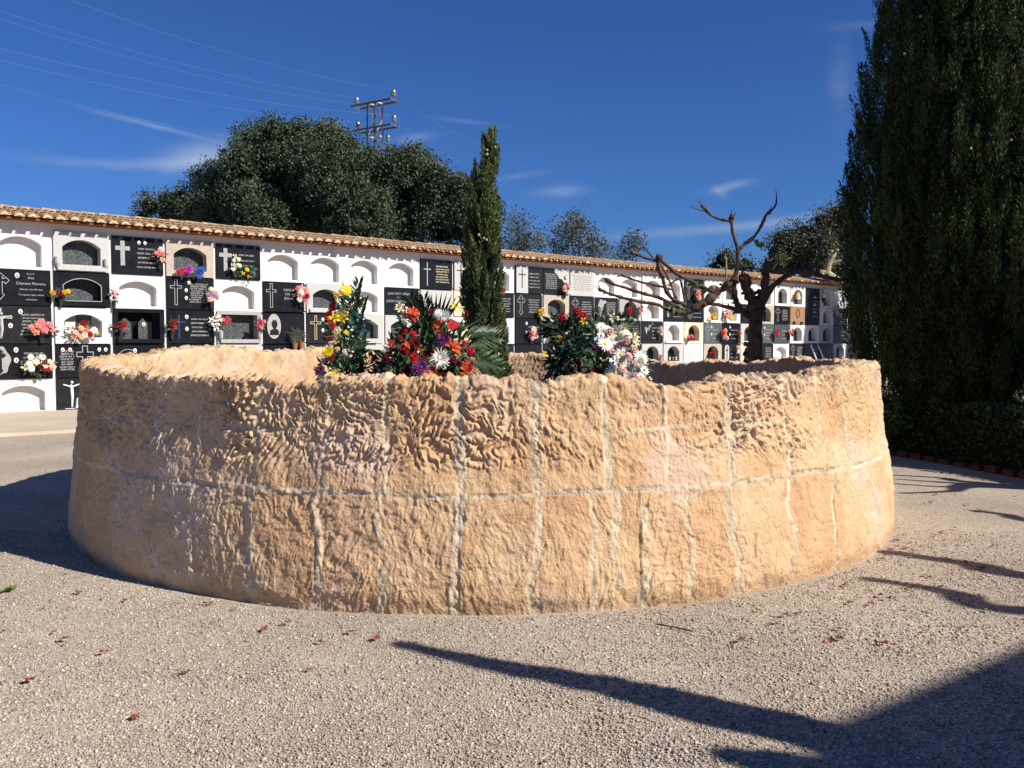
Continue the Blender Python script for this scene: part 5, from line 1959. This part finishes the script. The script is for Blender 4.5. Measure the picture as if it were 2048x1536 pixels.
dup(big, (21.8, 38.3, 0), "farthest cypress at the end of the niche building, behind the huge one", 1.1, 2.6)

YT = 8.0
pxm = F / YT
zt = lambda y: 1.5 + (686 - y) / pxm
outl = [(800, 968, 1020), (750, 962, 1016), (720, 956, 1012), (680, 946, 1012), (640, 932, 1010), (600, 925, 1005), (560, 926, 1003), (500, 930, 997), (440, 937, 998), (420, 942, 992), (400, 946, 986), (380, 948, 986), (360, 951, 990), (330, 962, 993), (300, 967, 993), (270, 974, 989), (240, 979, 984)]
zz_ = [zt(a) for a, _, _ in outl]
xx_ = [((b + c) / 2 - 980) / pxm for _, b, c in outl]
rr_ = [(c - b) / 2 / pxm * 1.02 for _, b, c in outl]
tx = P(980, 700, YT).x
cypress("slim_cypress", "slim young cypress dotted with pale cones growing inside the round wall", [.5] + zz_, [.16] + rr_, tx, YT, 330, 110, .050, .26, .045, M_thin, ([.5] + zz_, [xx_[0]] + xx_), .62, None, .5, .035, 40, cone_r=.012)


# pollarded plane trees


def knobby(m, pts, radii, seg=9, sub=5, bump=.22, seed=0, spur=.5):
    rg = random.Random(seed)
    P_, R_ = [], []
    pts = [Vector(p) for p in pts]
    for i in range(len(pts) - 1):
        p0 = pts[max(i - 1, 0)]
        p1, p2 = pts[i], pts[i + 1]
        p3 = pts[min(i + 2, len(pts) - 1)]
        for k in range(sub):
            t = k / sub
            q = .5 * ((2 * p1) + (p2 - p0) * t + (2 * p0 - 5 * p1 + 4 * p2 - p3) * t * t + (3 * p1 - p0 - 3 * p2 + p3) * t ** 3)
            r = radii[i] * (1 - t) + radii[i + 1] * t
            P_.append(q + Vector((rg.uniform(-1, 1), rg.uniform(-1, 1), rg.uniform(-1, 1))) * r * .16)
            R_.append(r * (1 + rg.uniform(-bump, bump) + (.35 if rg.random() < .12 and bump > .05 else 0)))
    P_.append(pts[-1])
    R_.append(radii[-1])
    m.tube(P_, R_, seg)
    # short cut spurs along the limb
    for i in range(2, len(P_) - 1):
        if rg.random() < spur:
            d = (P_[i + 1] - P_[i - 1]).normalized()
            s = d.orthogonal().normalized()
            s = (Matrix.Rotation(rg.uniform(0, 6.28), 3, d) @ s + d * .3).normalized()
            l = R_[i] * rg.uniform(1.2, 2.2)
            m.tube([P_[i], P_[i] + s * l], [R_[i] * .45, R_[i] * .30], 5)


YP = 16.0


def zp(u, v, dy=0.0):
    return P(1160 + u / 3.657, 370 + v / 3.657, YP + dy)


base = P(1510, 730, YP)
pt = thing("pollarded_plane_tree", "bare pollarded plane tree with knobbed branches standing behind the round wall", "tree", (base.x, YP, 0))
loc = pt.location
k = YP / F / 3.657


def limb(pl, radpx, seed, name="limb", parent=pt, mt=M_bark, tip=True):
    m = MB()
    pts = [zp(*q) - loc for q in pl]
    rs = [r * k * .74 for r in radpx]
    knobby(m, pts, rs, 9, 5, .2, seed)
    if tip:
        m.ball(tuple(pts[-1]), rs[-1] * 1.35, 0, 1, 1, 1, 8, 5)
        rg = random.Random(seed + 500)
        d_ = (pts[-1] - pts[-2]).normalized()
        for _ in range(3):                                                  # thin cut shoots on the pruned knuckle
            e_ = (d_ + Vector((rg.uniform(-1, 1), rg.uniform(-1, 1), rg.uniform(-.2, 1.2)))).normalized()
            m.tube([pts[-1], pts[-1] + e_ * rg.uniform(.06, .16)], [rs[-1] * .35, rs[-1] * .18], 5)
    return m.build(name, mt, parent, smooth=True)


m = MB()
tb = zp(1283, 1300)
knobby(m, [Vector((0.02, 0, -.1)), Vector((.0, 0, .5)), Vector((.0, 0, 1.1)), zp(1283, 1080) - loc, zp(1282, 980) - loc, zp(1278, 900) - loc, zp(1270, 830) - loc],
       [.20, .155, .135, 48 * k, 48 * k, 56 * k, 40 * k], 12, 4, .05, 1)
m.build("trunk", M_bark, pt, smooth=True)
limb([(1240, 960), (1165, 900), (1130, 800), (1130, 700), (1150, 600), (1155, 480)], [34, 27, 24, 23, 22, 20], 2, tip=False)
limb([(1155, 480), (1120, 350), (1103, 250), (1112, 238)], [19, 16, 19, 22], 3)
limb([(1105, 265), (1030, 252), (960, 222), (930, 190), (895, 155)], [16, 13, 11, 15, 14], 4)
limb([(930, 195), (870, 180), (828, 165)], [6, 5, 4], 5)
limb([(1155, 480), (1190, 445), (1270, 380), (1325, 300), (1362, 220), (1385, 200)], [20, 17, 14, 15, 14, 15], 6)
limb([(1380, 205), (1420, 165), (1435, 130), (1436, 66)], [13, 10, 8, 4], 7)
limb([(1250, 950), (1120, 905), (960, 870), (880, 890)], [30, 22, 17, 16], 8, tip=False)
limb([(1140, 690), (1080, 730), (990, 800), (880, 880), (780, 930), (710, 925)], [34, 33, 34, 36, 34, 30], 9)
limb([(740, 935), (640, 910), (560, 872), (420, 850), (300, 820), (200, 790), (145, 765)], [20, 17, 16, 15, 13, 11, 15], 10)
limb([(720, 900), (600, 832), (450, 790), (330, 750), (250, 728), (198, 696)], [20, 16, 15, 14, 13, 18], 11)
limb([(770, 880), (690, 840), (635, 780), (605, 680), (575, 600), (580, 535)], [22, 20, 18, 20, 24, 30], 12)
limb([(575, 560), (520, 545), (440, 518), (385, 495)], [18, 14, 13, 20], 13)
limb([(545, 545), (495, 485), (465, 450), (445, 418)], [9, 8, 6, 3], 14)
limb([(590, 550), (650, 600), (720, 660), (830, 710), (900, 745), (985, 790)], [20, 15, 15, 15, 15, 18], 15, tip=False)
limb([(590, 580), (650, 690), (700, 830)], [12, 11, 12], 16, tip=False)
limb([(690, 770), (560, 735), (430, 705), (305, 660)], [12, 12, 11, 10], 17)
limb([(770, 870), (750, 760), (725, 685), (665, 722)], [12, 11, 10, 8], 18)
limb([(1310, 930), (1370, 790), (1460, 700), (1555, 640), (1640, 625), (1740, 660), (1870, 690), (1960, 690)], [40, 34, 26, 24, 24, 24, 22, 20], 19, tip=False)
limb([(1300, 900), (1345, 760), (1362, 640), (1370, 595)], [40, 34, 36, 40], 20)
limb([(1270, 880), (1225, 760), (1205, 690)], [40, 50, 46], 21)
limb([(1215, 700), (1185, 640), (1230, 600)], [16, 10, 6], 22)
limb([(1400, 640), (1500, 615), (1600, 640), (1690, 655)], [22, 20, 18, 15], 23, tip=False)
limb([(1740, 655), (1748, 560), (1750, 480), (1735, 368)], [13, 11, 10, 6], 24)
limb([(1750, 480), (1765, 380)], [8, 6], 25)
limb([(1695, 660), (1700, 540), (1712, 480)], [8, 7, 6], 26)
limb([(1560, 630), (1590, 560), (1565, 540)], [10, 6, 4], 27)
limb([(1068, 690), (1070, 600), (1068, 545)], [11, 9, 10], 28, mt=M_palebark)
# a few late leaves
m = MB()
for (u, v, n) in ((1290, 410, 6), (850, 730, 4), (690, 880, 7), (930, 770, 3)):
    for i in range(n):
        leafq(m, zp(u + random.uniform(-25, 25), v + random.uniform(-20, 20), random.uniform(-.15, .15)) - loc, (random.uniform(-1, 1), random.uniform(-.5, .5), random.uniform(-1, .3)), random.uniform(.10, .2), .045, (random.uniform(-1, 1), -1, .3))
m.build("late_leaves", M_leaf_l, pt)

# second pale pollard, mostly behind the big cypress
b2 = P(1720, 700, 19)
p2 = thing("pollarded_plane_tree", "pale pollarded plane tree mostly hidden behind the huge cypress", "tree", (b2.x, 19, 0))
m = MB()
m.tube([(0, 0, -.1), (0, 0, 1.6), (-.1, 0, 2.6)], [.2, .17, .16], 10)
m.build("trunk", M_palebark, p2, smooth=True)
for i, pl in enumerate([[(1715, 590), (1690, 572), (1652, 545), (1640, 550)], [(1652, 548), (1660, 520), (1668, 502)], [(1660, 528), (1672, 524), (1684, 522)]]):
    m = MB()
    knobby(m, [P(a, b, 19) - p2.location for a, b in pl], [[.10, .09, .08, .07], [.09, .07, .06], [.05, .04, .03]][i], 8, 4, .12, 60 + i)
    m.build("limb", M_palebark, p2, smooth=True)

# ------------------------------------------------------------------ pylon and lines
YY = 62.0
ppx = F / YY
px0 = P(750, 250, YY)
py = thing("electricity_pylon", "steel lattice electricity pylon with two crossarms above the huge tree", "pylon", (px0.x, YY, 0))
ad = Vector((.838, -.545, 0))
an_ = Vector((.545, .838, 0))
ztop = P(750, 208, YY).z
zlow = P(752, 258, YY).z
hw_ = .36
mt_ = MB()
for sx in (-1, 1):
    for sy in (-1, 1):
        m = MB()
        m.tube([ad * hw_ * sx * 1.6 + an_ * hw_ * sy * 1.6 + Vector((0, 0, -.1)), ad * hw_ * sx + an_ * hw_ * sy + Vector((0, 0, ztop + .15))], .065, 4)
        m.build("leg", M_metald, py)
br = MB()
zz = ztop + .05
i = 0
while zz > 1:
    for s in (-1, 1):
        h2 = 1.15
        a_ = ad * hw_ * (1 if i % 2 else -1)
        br.tube([a_ + an_ * hw_ * s + Vector((0, 0, zz)), -a_ + an_ * hw_ * s + Vector((0, 0, zz - h2))], .03, 4)
        b_ = an_ * hw_ * (1 if i % 2 else -1)
        br.tube([b_ + ad * hw_ * s + Vector((0, 0, zz)), -b_ + ad * hw_ * s + Vector((0, 0, zz - h2))], .03, 4)
    if i % 2 == 0:
        for s in (-1, 1):
            br.box(-.001, .001, -.001, .001, zz, zz + .001)
            br.tube([ad * hw_ * -1 + an_ * hw_ * s + Vector((0, 0, zz)), ad * hw_ + an_ * hw_ * s + Vector((0, 0, zz))], .07, 4)
            br.tube([an_ * hw_ * -1 + ad * hw_ * s + Vector((0, 0, zz)), an_ * hw_ + ad * hw_ * s + Vector((0, 0, zz))], .07, 4)
    zz -= 1.15
    i += 1
br.build("lattice_bracing", M_metal, py)
tips = {}
for nm, zc, offs in (("top", ztop, (-1.72, 1.72)), ("low", zlow, (-1.62, 1.75))):
    m = MB()
    for s in (-1, 1):
        c_ = an_ * hw_ * s * 1.15 + Vector((0, 0, zc))
        m.tube([c_ - ad * 1.85, c_ + ad * 1.85], .075, 4)
    for e in (-1.75, 1.75):
        m.tube([an_ * hw_ * -1.1 + ad * e + Vector((0, 0, zc)), an_ * hw_ * 1.1 + ad * e + Vector((0, 0, zc))], .06, 4)
    arm = m.build("crossarm", M_metald, py)
    for e in offs:
        q = MB()
        c_ = ad * e + Vector((0, 0, zc))
        q.lathe(c_, [(.04, 0), (.04, .25), (.17, .27), (.19, .40), (.12, .48), (.17, .52), (.15, .68), (.05, .72)], 10)
        q.build("insulator", M_insul, arm)
        tips[(nm, e > 0)] = py.location + c_ + Vector((0, 0, .7))
m = MB()
m.tube([ad * 1.0 + an_ * .2 + Vector((0, 0, zlow - 1.2)), ad * .3 + Vector((0, 0, zlow - .9))], .06, 4)
arm = m.build("side_bracket", M_metal, py)
q = MB()
q.lathe(ad * 1.0 + an_ * .2 + Vector((0, 0, zlow - 1.2)), [(.04, 0), (.04, .25), (.16, .27), (.18, .40), (.11, .48), (.16, .52), (.14, .68), (.05, .72)], 10)
q.build("insulator", M_insul, arm)


def wire(a, ends, label):
    """catenary-like cable through given points"""
    pts = [a] + ends
    m = MB()
    full = []
    for i in range(len(pts) - 1):
        for t in np.linspace(0, 1, 14)[:-1]:
            full.append(pts[i].lerp(pts[i + 1], float(t)) + Vector((0, 0, -.5 * 4 * t * (1 - t) * (1 if i == 0 else .2))))
    full.append(pts[-1])
    m.tube(full, .0045, 5, cap=False)
    o = m.build("power_line", M_wire)
    tag(o, label, "cable", "power lines of the pylon")


wl = [(("top", True), 140, 0, 43, "uppermost faint power line from the pylon's top right insulator"), (("top", False), 0, 22, 40.4, "upper power line from the pylon's top left insulator"),
      (("top", False), 0, 38, 41.5, "power line just below the upper one, with a spliced pale stretch"), (("low", True), 0, 97, 40.4, "middle power line from the lower right insulator"),
      (("low", False), 0, 120, 40.4, "lower power line from the lower left insulator"), (("low", False), 0, 169, 41, "lowest power line vanishing behind the huge tree")]
for i, (key, x, y, Yv, lab) in enumerate(wl):
    a_ = tips[key] + (Vector((0, 0, -.35 * 0)) if i not in (2, 5) else an_ * -.3 + Vector((0, 0, -.5 if i == 2 else -2.2)))
    b_ = P(x, y, Yv)
    d_ = (b_ - a_)
    wire(a_, [b_ + Vector((0, 0, 0)), b_ + d_ * .6 + Vector((0, 0, .9))], lab)
for i, (key, mid, end, lab) in enumerate([(("low", True), (930, 325, 69), (1330, 520, 104), "faint power line running right from the pylon's lower arm"), (("top", True), (960, 285, 70), (1330, 470, 104), "faint power line running right from the pylon's top arm")]):
    wire(tips[key], [P(*mid), P(*end)], lab)

# ------------------------------------------------------------------ hedge, shrub, edging stones
ha_, hb_ = G(1700, 893), G(2230, 985)
hd = (hb_ - ha_)
hl = hd.length
hd.normalize()
hn = Vector((hd.y, -hd.x, 0))
if hn.y > 0:
    hn = -hn
n = 16000
sx_ = rng.uniform(0, hl + 3, n)
dep = rng.uniform(0, 1, n) ** 2 * 1.3
top_h = .78 + .10 * (vnoise(sx_ * 2.1, sx_ * 0 + 2) - .5) * 2
zz = rng.uniform(0.02, 1, n) ** .8 * top_h
onface = rng.uniform(0, 1, n) < .55
dep = np.where(onface, rng.uniform(0, .14, n), rng.uniform(0, 1.3, n))
zz = np.where(onface, zz, top_h - rng.uniform(0, .12, n))
dep = dep + .10 * (vnoise(sx_ * 3, zz * 3) - .5)
pv = np.array(ha_)[None] + np.outer(sx_, np.array(hd)) - np.outer(dep, np.array(hn))
pv[:, 2] = zz
v, q, t = leaf_cloud(pv, sphere_dirs(n) + np.array([0, 0, .4]) + np.array(hn) * .5, .055, .028, rng.uniform(0, 1, n))
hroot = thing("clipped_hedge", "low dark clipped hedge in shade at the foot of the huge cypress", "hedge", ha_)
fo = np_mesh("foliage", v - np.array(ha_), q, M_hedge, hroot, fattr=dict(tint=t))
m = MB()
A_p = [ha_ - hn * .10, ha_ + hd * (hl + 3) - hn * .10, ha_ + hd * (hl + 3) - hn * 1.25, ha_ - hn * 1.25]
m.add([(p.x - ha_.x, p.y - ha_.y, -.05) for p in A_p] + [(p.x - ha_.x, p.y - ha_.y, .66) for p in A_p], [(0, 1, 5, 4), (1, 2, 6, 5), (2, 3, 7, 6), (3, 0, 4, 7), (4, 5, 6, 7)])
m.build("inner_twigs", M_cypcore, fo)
sc_ = P(1788, 838, 11.6)
sr = thing("shrub", "small bright green shrub right of the round wall", "shrub", (sc_.x, sc_.y, 0))
n = 700
pv = sphere_dirs(n) * (rng.uniform(.2, 1, n) ** .5)[:, None] * np.array([.30, .24, .22]) + np.array([0, 0, sc_.z])
v, q, t = leaf_cloud(pv, sphere_dirs(n) + np.array([0, -.3, .5]), .085, .038, rng.uniform(0, 1, n))
np_mesh("foliage", v, q, M_shrub, sr, fattr=dict(tint=t))
m = MB()
for i in range(5):
    m.tube([(0, 0, 0), (random.uniform(-.15, .15), random.uniform(-.1, .1), sc_.z - .05)], .008, 5)
m.build("stems", M_trunk, sr)
for i in range(26):
    c = ha_ + hd * (.25 + i * .24) + hn * .10
    m = MB()
    a_ = random.uniform(-.12, .12)
    L1, L2, L3 = .095, .05, .06 + random.uniform(0, .03)
    vs = []
    for z_, s_ in ((-.03, 1), (L3 * .75, .95), (L3, .72)):
        for (x_, y_) in ((-L1, -L2), (L1, -L2), (L1, L2), (-L1, L2)):
            vs.append((x_ * s_ * random.uniform(.85, 1), y_ * s_ * random.uniform(.85, 1), z_ * random.uniform(.9, 1.1)))
    fs = []
    for l in range(2):
        for k2 in range(4):
            fs.append((l * 4 + k2, l * 4 + (k2 + 1) % 4, l * 4 + 4 + (k2 + 1) % 4, l * 4 + 4 + k2))
    fs.append((8, 9, 10, 11))
    m.add(vs, fs)
    o = m.build("edging_stone", M_edge)
    o.location = c
    o.rotation_euler = (0, 0, math.atan2(hd.y, hd.x) + a_)
    tag(o, "reddish edging stone in the row along the hedge foot", "edging stone", "edging stones along the hedge")

# ------------------------------------------------------------------ things outside the picture whose shadows fall into it
s2 = Vector((SUN.x, SUN.y, 0)) / SUN.z       # horizontal shift per metre of height


def lift(x, y, h):
    g = G(x, y)
    return Vector((g.x, g.y, 0)) + s2 * h + Vector((0, 0, h))


# polygonal chapel behind the photographer to the right
H = 6.0
c0 = lift(1640, 1452, H)
d1 = (lift(2048, 1290, H) - c0).normalized()
d2 = (lift(1590, 1536, H) - c0).normalized()
foot = [c0, c0 + d1 * 10, c0 + d1 * 10 + Vector((4, -6, 0)), c0 + d2 * 6 + Vector((8, -5, 0)), c0 + d2 * 6]
ch = thing("chapel", "plain sandstone chapel standing outside the picture behind the photographer", "chapel", (c0.x, c0.y, 0))
m = MB()
n = len(foot)
cen = sum((Vector((p.x, p.y, 0)) for p in foot), Vector()) / n
ins = [Vector((p.x, p.y, 0)) + (cen - Vector((p.x, p.y, 0))).normalized() * .4 for p in foot]
vs = [(p.x - c0.x, p.y - c0.y, -.1) for p in ins] + [(p.x - c0.x, p.y - c0.y, H - .1) for p in ins]
m.add(vs, [(i, (i + 1) % n, (i + 1) % n + n, i + n) for i in range(n)] + [tuple(range(n, 2 * n))])
m.build("wall", M_stone, ch)
m = MB()
vs = [(p.x - c0.x, p.y - c0.y, H - .12) for p in foot] + [(p.x - c0.x, p.y - c0.y, H) for p in foot] + [(cen.x - c0.x, cen.y - c0.y, H + .9)]
m.add(vs, [(i, (i + 1) % n, (i + 1) % n + n, i + n) for i in range(n)] + [(n + i, n + (i + 1) % n, 2 * n) for i in range(n)] + [tuple(range(n))[::-1]])
m.build("roof", M_tile, ch)


def off_tree(label, base, limbs, seed):
    t = thing("pollarded_plane_tree", label, "tree", (base[0], base[1], 0))
    m = MB()
    hd_ = Vector((0, 0, 2.3))
    knobby(m, [Vector((0, 0, -.1)), Vector((0, 0, 1.0)), hd_], [.2, .16, .19], 10, 4, .06, seed)
    m.build("trunk", M_bark, t, smooth=True)
    for i, (pts, rs) in enumerate(limbs):
        m = MB()
        knobby(m, [hd_ + Vector((0, 0, -.1))] + [p - t.location for p in pts], [.17] + rs, 10, 6, .03, seed + i + 1, 0)
        m.ball(tuple(pts[-1] - t.location), rs[-1] * 1.4, 0, 1, 1, 1, 8, 5)
        m.build("limb", M_bark, t, smooth=True)
    return t


off_tree("pollarded plane tree outside the picture right of the photographer", (6.6, .35), [([lift(1560, 1452, 2.75), lift(1250, 1378, 2.9), lift(1000, 1330, 3.0), lift(815, 1289, 3.05)], [.15, .115, .08, .042]),
                                                                                  ([lift(1750, 1560, 2.9), lift(1590, 1540, 3.1), lift(1490, 1517, 3.2)], [.12, .09, .06])], 200)
off_tree("pollarded plane tree outside the picture right of the gravel", (8.9, 3.3), [([lift(2100, 1226, 2.8), lift(1900, 1185, 2.95), lift(1748, 1161, 3.0)], [.09, .065, .045]), ([lift(2120, 1160, 2.8), lift(1930, 1128, 2.9), lift(1790, 1108, 2.9)], [.11, .085, .06]),
                                                                             ([lift(2120, 1052, 3.0), lift(2020, 1030, 3.1), lift(1960, 1022, 3.1)], [.07, .05, .04])], 230)
off_tree("pollarded plane tree outside the picture near the cypress row", (10.6, 6.6), [([lift(2010, 972, 2.6), lift(1900, 975, 2.9), lift(1800, 968, 3.0)], [.10, .05, .03]), ([lift(1990, 968, 2.7), lift(1880, 955, 2.9), lift(1785, 950, 3.0)], [.08, .045, .03]),
                                                                               ([lift(1995, 975, 2.7), lift(1900, 984, 2.9), lift(1810, 986, 3.0)], [.08, .045, .03]), ([lift(1980, 970, 2.7), lift(1850, 962, 2.9), lift(1800, 958, 3.1)], [.06, .04, .025])], 260)

# ------------------------------------------------------------------ loose pebbles in the foreground, fallen leaves
n = 120000
yy = 2.7 + (rng.uniform(0, 1, n) ** 1.5) * 4.2
xx = (rng.uniform(-1, 1, n)) * (yy * .62 + .2)
keep = np.hypot(xx - RC.x, yy - RC.y) > RR + .02
xx, yy = xx[keep], yy[keep]
n = len(xx)
g_ = (1 + 5 ** .5) / 2
ico = np.array([(-1, g_, 0), (1, g_, 0), (-1, -g_, 0), (1, -g_, 0), (0, -1, g_), (0, 1, g_), (0, -1, -g_), (0, 1, -g_), (g_, 0, -1), (g_, 0, 1), (-g_, 0, -1), (-g_, 0, 1)]) / math.hypot(1, g_)
icf = np.array([(0, 11, 5), (0, 5, 1), (0, 1, 7), (0, 7, 10), (0, 10, 11), (1, 5, 9), (5, 11, 4), (11, 10, 2), (10, 7, 6), (7, 1, 8), (3, 9, 4), (3, 4, 2), (3, 2, 6), (3, 6, 8), (3, 8, 9), (4, 9, 5), (2, 4, 11), (6, 2, 10), (8, 6, 7), (9, 8, 1)])
sz = rng.lognormal(math.log(.0038), .34, n).clip(.0020, .010)
shp = ico[None] * rng.uniform(.65, 1.3, (n, 12, 1)) * (sz[:, None, None]) * np.stack([rng.uniform(.8, 1.5, n), rng.uniform(.7, 1.1, n), rng.uniform(.5, .9, n)], 1)[:, None, :]
ra = rng.uniform(0, 6.28, n)
ca, sa = np.cos(ra)[:, None], np.sin(ra)[:, None]
gz_ = (fbm(xx * .9, yy * .9, 3) - .5) * .03
vx = shp[..., 0] * ca - shp[..., 1] * sa + xx[:, None]
vy = shp[..., 0] * sa + shp[..., 1] * ca + yy[:, None]
vz = shp[..., 2] + (gz_ + sz * .35)[:, None]
v = np.stack([vx, vy, vz], 2).reshape(-1, 3)
q = (icf[None] + (np.arange(n) * 12)[:, None, None]).reshape(-1, 3)
M_peb = mat("loose_pebble", (.40, .34, .27), .9, tint=("tint", (.19, .155, .12), (.62, .55, .46), (.385, .325, .262)), spec=.15)
o = np_mesh("loose_pebbles", v, q, M_peb, fattr=dict(tint=np.repeat(rng.beta(2, 2.2, n), 20)))
tag(o, kind='stuff')

lm = {}


def dry_leaf(x, y, r, mt, lab, grp, name="fallen_leaf", curl=.3):
    p = G(x, y)
    key = (mt.name, random.randint(0, 3))
    if key not in lm:
        m = MB()
        n_ = 10
        rg = random.Random(key[1] * 7 + 1)
        vs = [(0, 0, .12)]
        for i in range(n_):
            a = 2 * math.pi * i / n_
            rr = (1.0 if i % 2 == 0 else .55) * rg.uniform(.7, 1.1)
            vs.append((rr * math.cos(a), rr * math.sin(a) * .7, rg.uniform(.05, .45)))
        m.add(vs, [(0, i + 1, (i + 1) % n_ + 1) for i in range(n_)])
        m.tube([(-.9, 0, .15), (-1.5, .1, .1)], .04, 4)
        me = bpy.data.meshes.new(name)
        me.from_pydata(m.v, [], m.f)
        me.materials.append(mt)
        lm[key] = me
    o = link_mesh(name, lm[key])
    o.location = (p.x, p.y, .012)
    o.scale = (r, r, r * random.uniform(.6, 1.3))
    o.rotation_euler = (random.uniform(-.2, .2), random.uniform(-.2, .2), random.uniform(0, 6.28))
    tag(o, lab, "leaf", grp)


M_dry2 = mat("dry_leaf_red", (.24, .060, .034), .8, var=(30, .4), trans=.1)
M_green_l = mat("fallen_green_leaf", (.09, .16, .03), .6)
dl = [(158, 1190), (250, 1207), (208, 1310), (108, 1268), (128, 1283), (640, 1288), (700, 1268), (752, 1280), (420, 1212), (330, 1168), (575, 1250), (470, 1222), (1516, 1225), (1570, 1235), (1590, 1232), (1676, 1262), (1776, 1202), (1700, 1210), (1760, 1196), (1815, 1222),
      (1660, 1285), (1680, 1283), (1766, 1292), (1852, 1267), (1850, 1155), (1860, 1158), (1740, 1212), (1930, 1130), (1640, 1244), (1600, 1230), (1555, 1250), (1792, 1085), (1800, 1095), (1812, 1100), (1785, 1102), (1820, 1090), (1776, 1112), (1762, 1122), (1830, 1106), (1880, 1070), (1910, 1060), (1960, 1140), (1990, 1095),
      (1890, 1120), (1935, 1012), (1860, 1010), (1872, 992), (620, 1345), (372, 1352), (60, 1366), (268, 1442), (410, 1212), (530, 1262), (1480, 1285), (1690, 1175), (1960, 1024), (1820, 1180), (1880, 1178)]
for (x, y) in dl:
    dry_leaf(x, y, random.uniform(.020, .036) * (1.15 if y > 1180 else 1.2), random.choice([M_dry, M_dry, M_dry2]), "curled dry reddish brown leaf lying on the gravel", "dry leaves scattered on the gravel")
for (x, y) in ((1825, 1118), (1860, 1226), (1972, 1226)):
    dry_leaf(x, y, .036, M_green_l, "fresh green leaf lying on the gravel at the right", "green leaves on the gravel")
dry_leaf(16, 1186, .06, M_green_l, "green twig leaf at the left edge of the gravel", None)
dry_leaf(24, 1182, .05, M_green_l, "green leaf beside the twig at the left edge", None)
for (x, y) in ((1955, 1148), (1968, 1152), (1980, 1156), (1895, 1150)):
    dry_leaf(x, y, .022, PET["pale"], "pale pink fallen petal in a branch shadow at right", "pink petals on the gravel", "fallen_petal")
n = 900                                                                     # crumbs of dry leaf and bark among the gravel
yy = 2.8 + (rng.uniform(0, 1, n) ** 1.2) * 7.5
xx = rng.uniform(-.9, 1, n) * (yy * .62 + .2)
kp = (np.hypot(xx - RC.x, yy - RC.y) > RR + .03) & (fbm(xx * .8, yy * .8, 140) > .46)
xx, yy = xx[kp], yy[kp]
n = len(xx)
v, q, t = leaf_cloud(np.stack([xx, yy, np.full(n, .014)], 1), np.stack([rng.normal(size=n), rng.normal(size=n), rng.normal(size=n) * .15], 1), .022, .013, rng.uniform(0, 1, n))
tag(np_mesh("leaf_litter", v, q, mat("leaf_crumbs", (.12, .06, .035), .9, tint=("tint", (.05, .03, .02), (.26, .13, .06))), fattr=dict(tint=t)), kind='stuff')
m = MB()
pp = [G(1310, 1252), G(1345, 1258), G(1385, 1267)]
m.tube([p + Vector((0, 0, .012)) for p in pp], .004, 5)
tag(m.build("twig", M_trunk), "thin dark twig on the gravel below the round wall", "twig")
